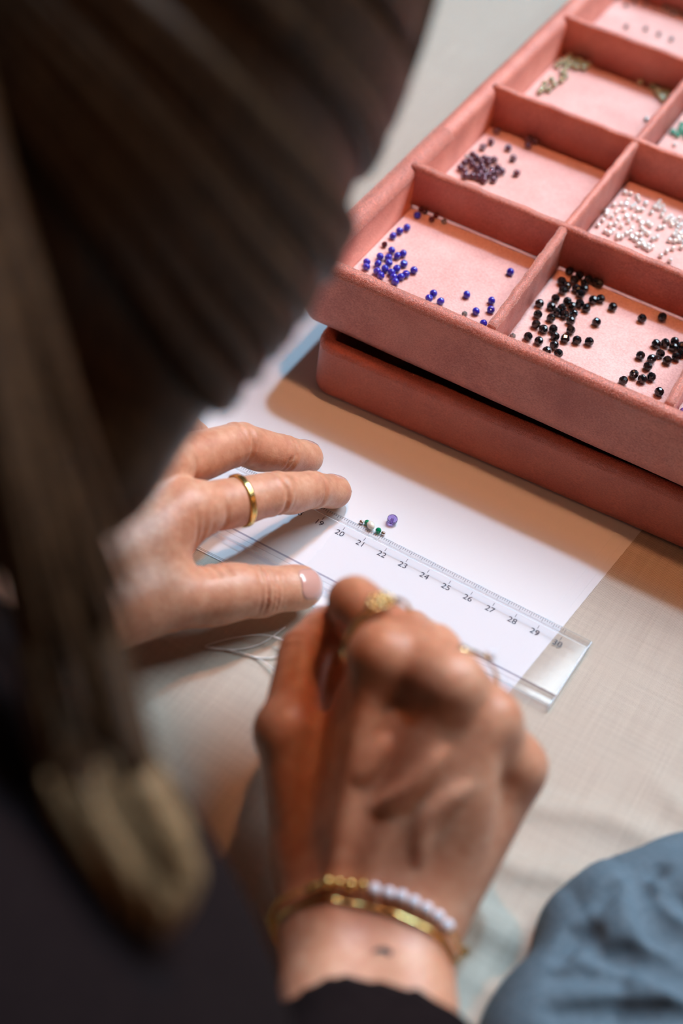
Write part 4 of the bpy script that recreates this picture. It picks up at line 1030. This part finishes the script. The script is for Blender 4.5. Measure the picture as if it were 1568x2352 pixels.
# ================================================================== THREAD
Q = [(660, 1432, .08), (625, 1500, .25), (560, 1525, .3), (500, 1500, .1), (458, 1484, .06), (520, 1478, .1), (600, 1466, .35), (645, 1478, .3), (655, 1500, .2), (620, 1508, .15), (570, 1490, .1), (520, 1488, .08), (470, 1488, .06)]
P1 = [at(655, 1440, .05), at(600, 1478, .05), at(540, 1492, .06), at(470, 1486, .06), at(530, 1466, .1), at(600, 1458, .35), at(648, 1470, .45), at(655, 1488, .3), at(625, 1510, .1), at(570, 1506, .06), at(520, 1492, .06)]
P2 = [at(470, 1484, .08), at(540, 1496, .1), at(600, 1516, .12), at(650, 1555, .5), at(700, 1560, 2.2), np.array([23.2, -8.1, 3.2])]
mb = MB(); mb.tube(spline(P1, 90), .026, 6); mb.tube(spline(P2, 60), .026, 6)
tag(mb.build('thread', M['thread']), 'loose loop of clear nylon beading thread on the linen below the thumb', 'thread')

# ================================================================== BLUE CLOTH IN THE NEAR CORNER
BC = Sdf()
def bz(px, py, z): return at(px, py, z)
for a, b, ra_, rb_ in (((1300, 2330, .6), (1440, 2190, 1.0), 1.9, 2.3), ((1440, 2190, 1.0), (1530, 2090, .9), 2.2, 1.5), ((1465, 2050, .7), (1520, 2030, .9), 1.1, 1.3), ((1440, 2190, 1.0), (1640, 2180, 1.2), 2.3, 3.0),
                       ((1400, 2330, .8), (1640, 2330, 1.4), 2.5, 3.4), ((1260, 2420, .4), (1500, 2430, .8), 2.3, 3.0), ((1590, 1990, .8), (1690, 2040, 1.0), 1.1, 2.0), ((1350, 2150, .6), (1420, 2090, .7), 1.5, 1.5)):
    BC.cone(bz(*a), bz(*b), ra_, rb_, 1.1)
GR = []
for path, r0, r1 in ((((1452, 2004), (1473, 2043), (1488, 2088), (1518, 2130), (1575, 2157), (1640, 2180)), .22, .55), (((1366, 2184), (1443, 2193), (1518, 2213), (1575, 2240), (1640, 2262)), .2, .5),
                     (((1283, 2196), (1315, 2154), (1354, 2142)), .2, .26), (((1380, 2064), (1404, 2038)), .22, .2), (((1505, 1994), (1506, 1998)), .2, .2), (((1540, 2058), (1580, 2078)), .2, .35), (((1265, 2252), (1340, 2240), (1420, 2246)), .12, .2), (((1262, 2330), (1420, 2322), (1600, 2345)), .15, .35)):
    q = [cast(BC, CAM_POS, ray(*p)) for p in path]; q = [x for x in q if x is not None]
    for i in range(len(q)-1): GR.append((q[i], q[i+1], r0+(r1-r0)*i/len(q), r0+(r1-r0)*(i+1)/len(q)))
for a, b, r0, r1 in GR:
    t = Sdf().cone(a, b, r0*1.55, r1*1.75).p[0]; BC.p.append((t[0], t[1], t[2], .28, 's'))
V, F = BC.mesh(.15)
fold = np.abs(np.sin(V[:, 0]*.9+V[:, 1]*.55+.9*np.sin(V[:, 1]*.6)+.5*np.sin(V[:, 0]*1.1)))+.35*np.abs(np.sin(V[:, 0]*.5-V[:, 1]*1.15+.8*np.sin(V[:, 0]*.7)))
V[:, 2] += .30*(fold-.7)*np.clip((V[:, 2]-.4)/1.2, 0, 1)
V[:, 2] = np.maximum(V[:, 2], .13)
tag(obj('rumpled_cloth', V, F, M['blue']), 'slate blue cloth lying in rumpled folds on the linen at the near corner', 'cloth')
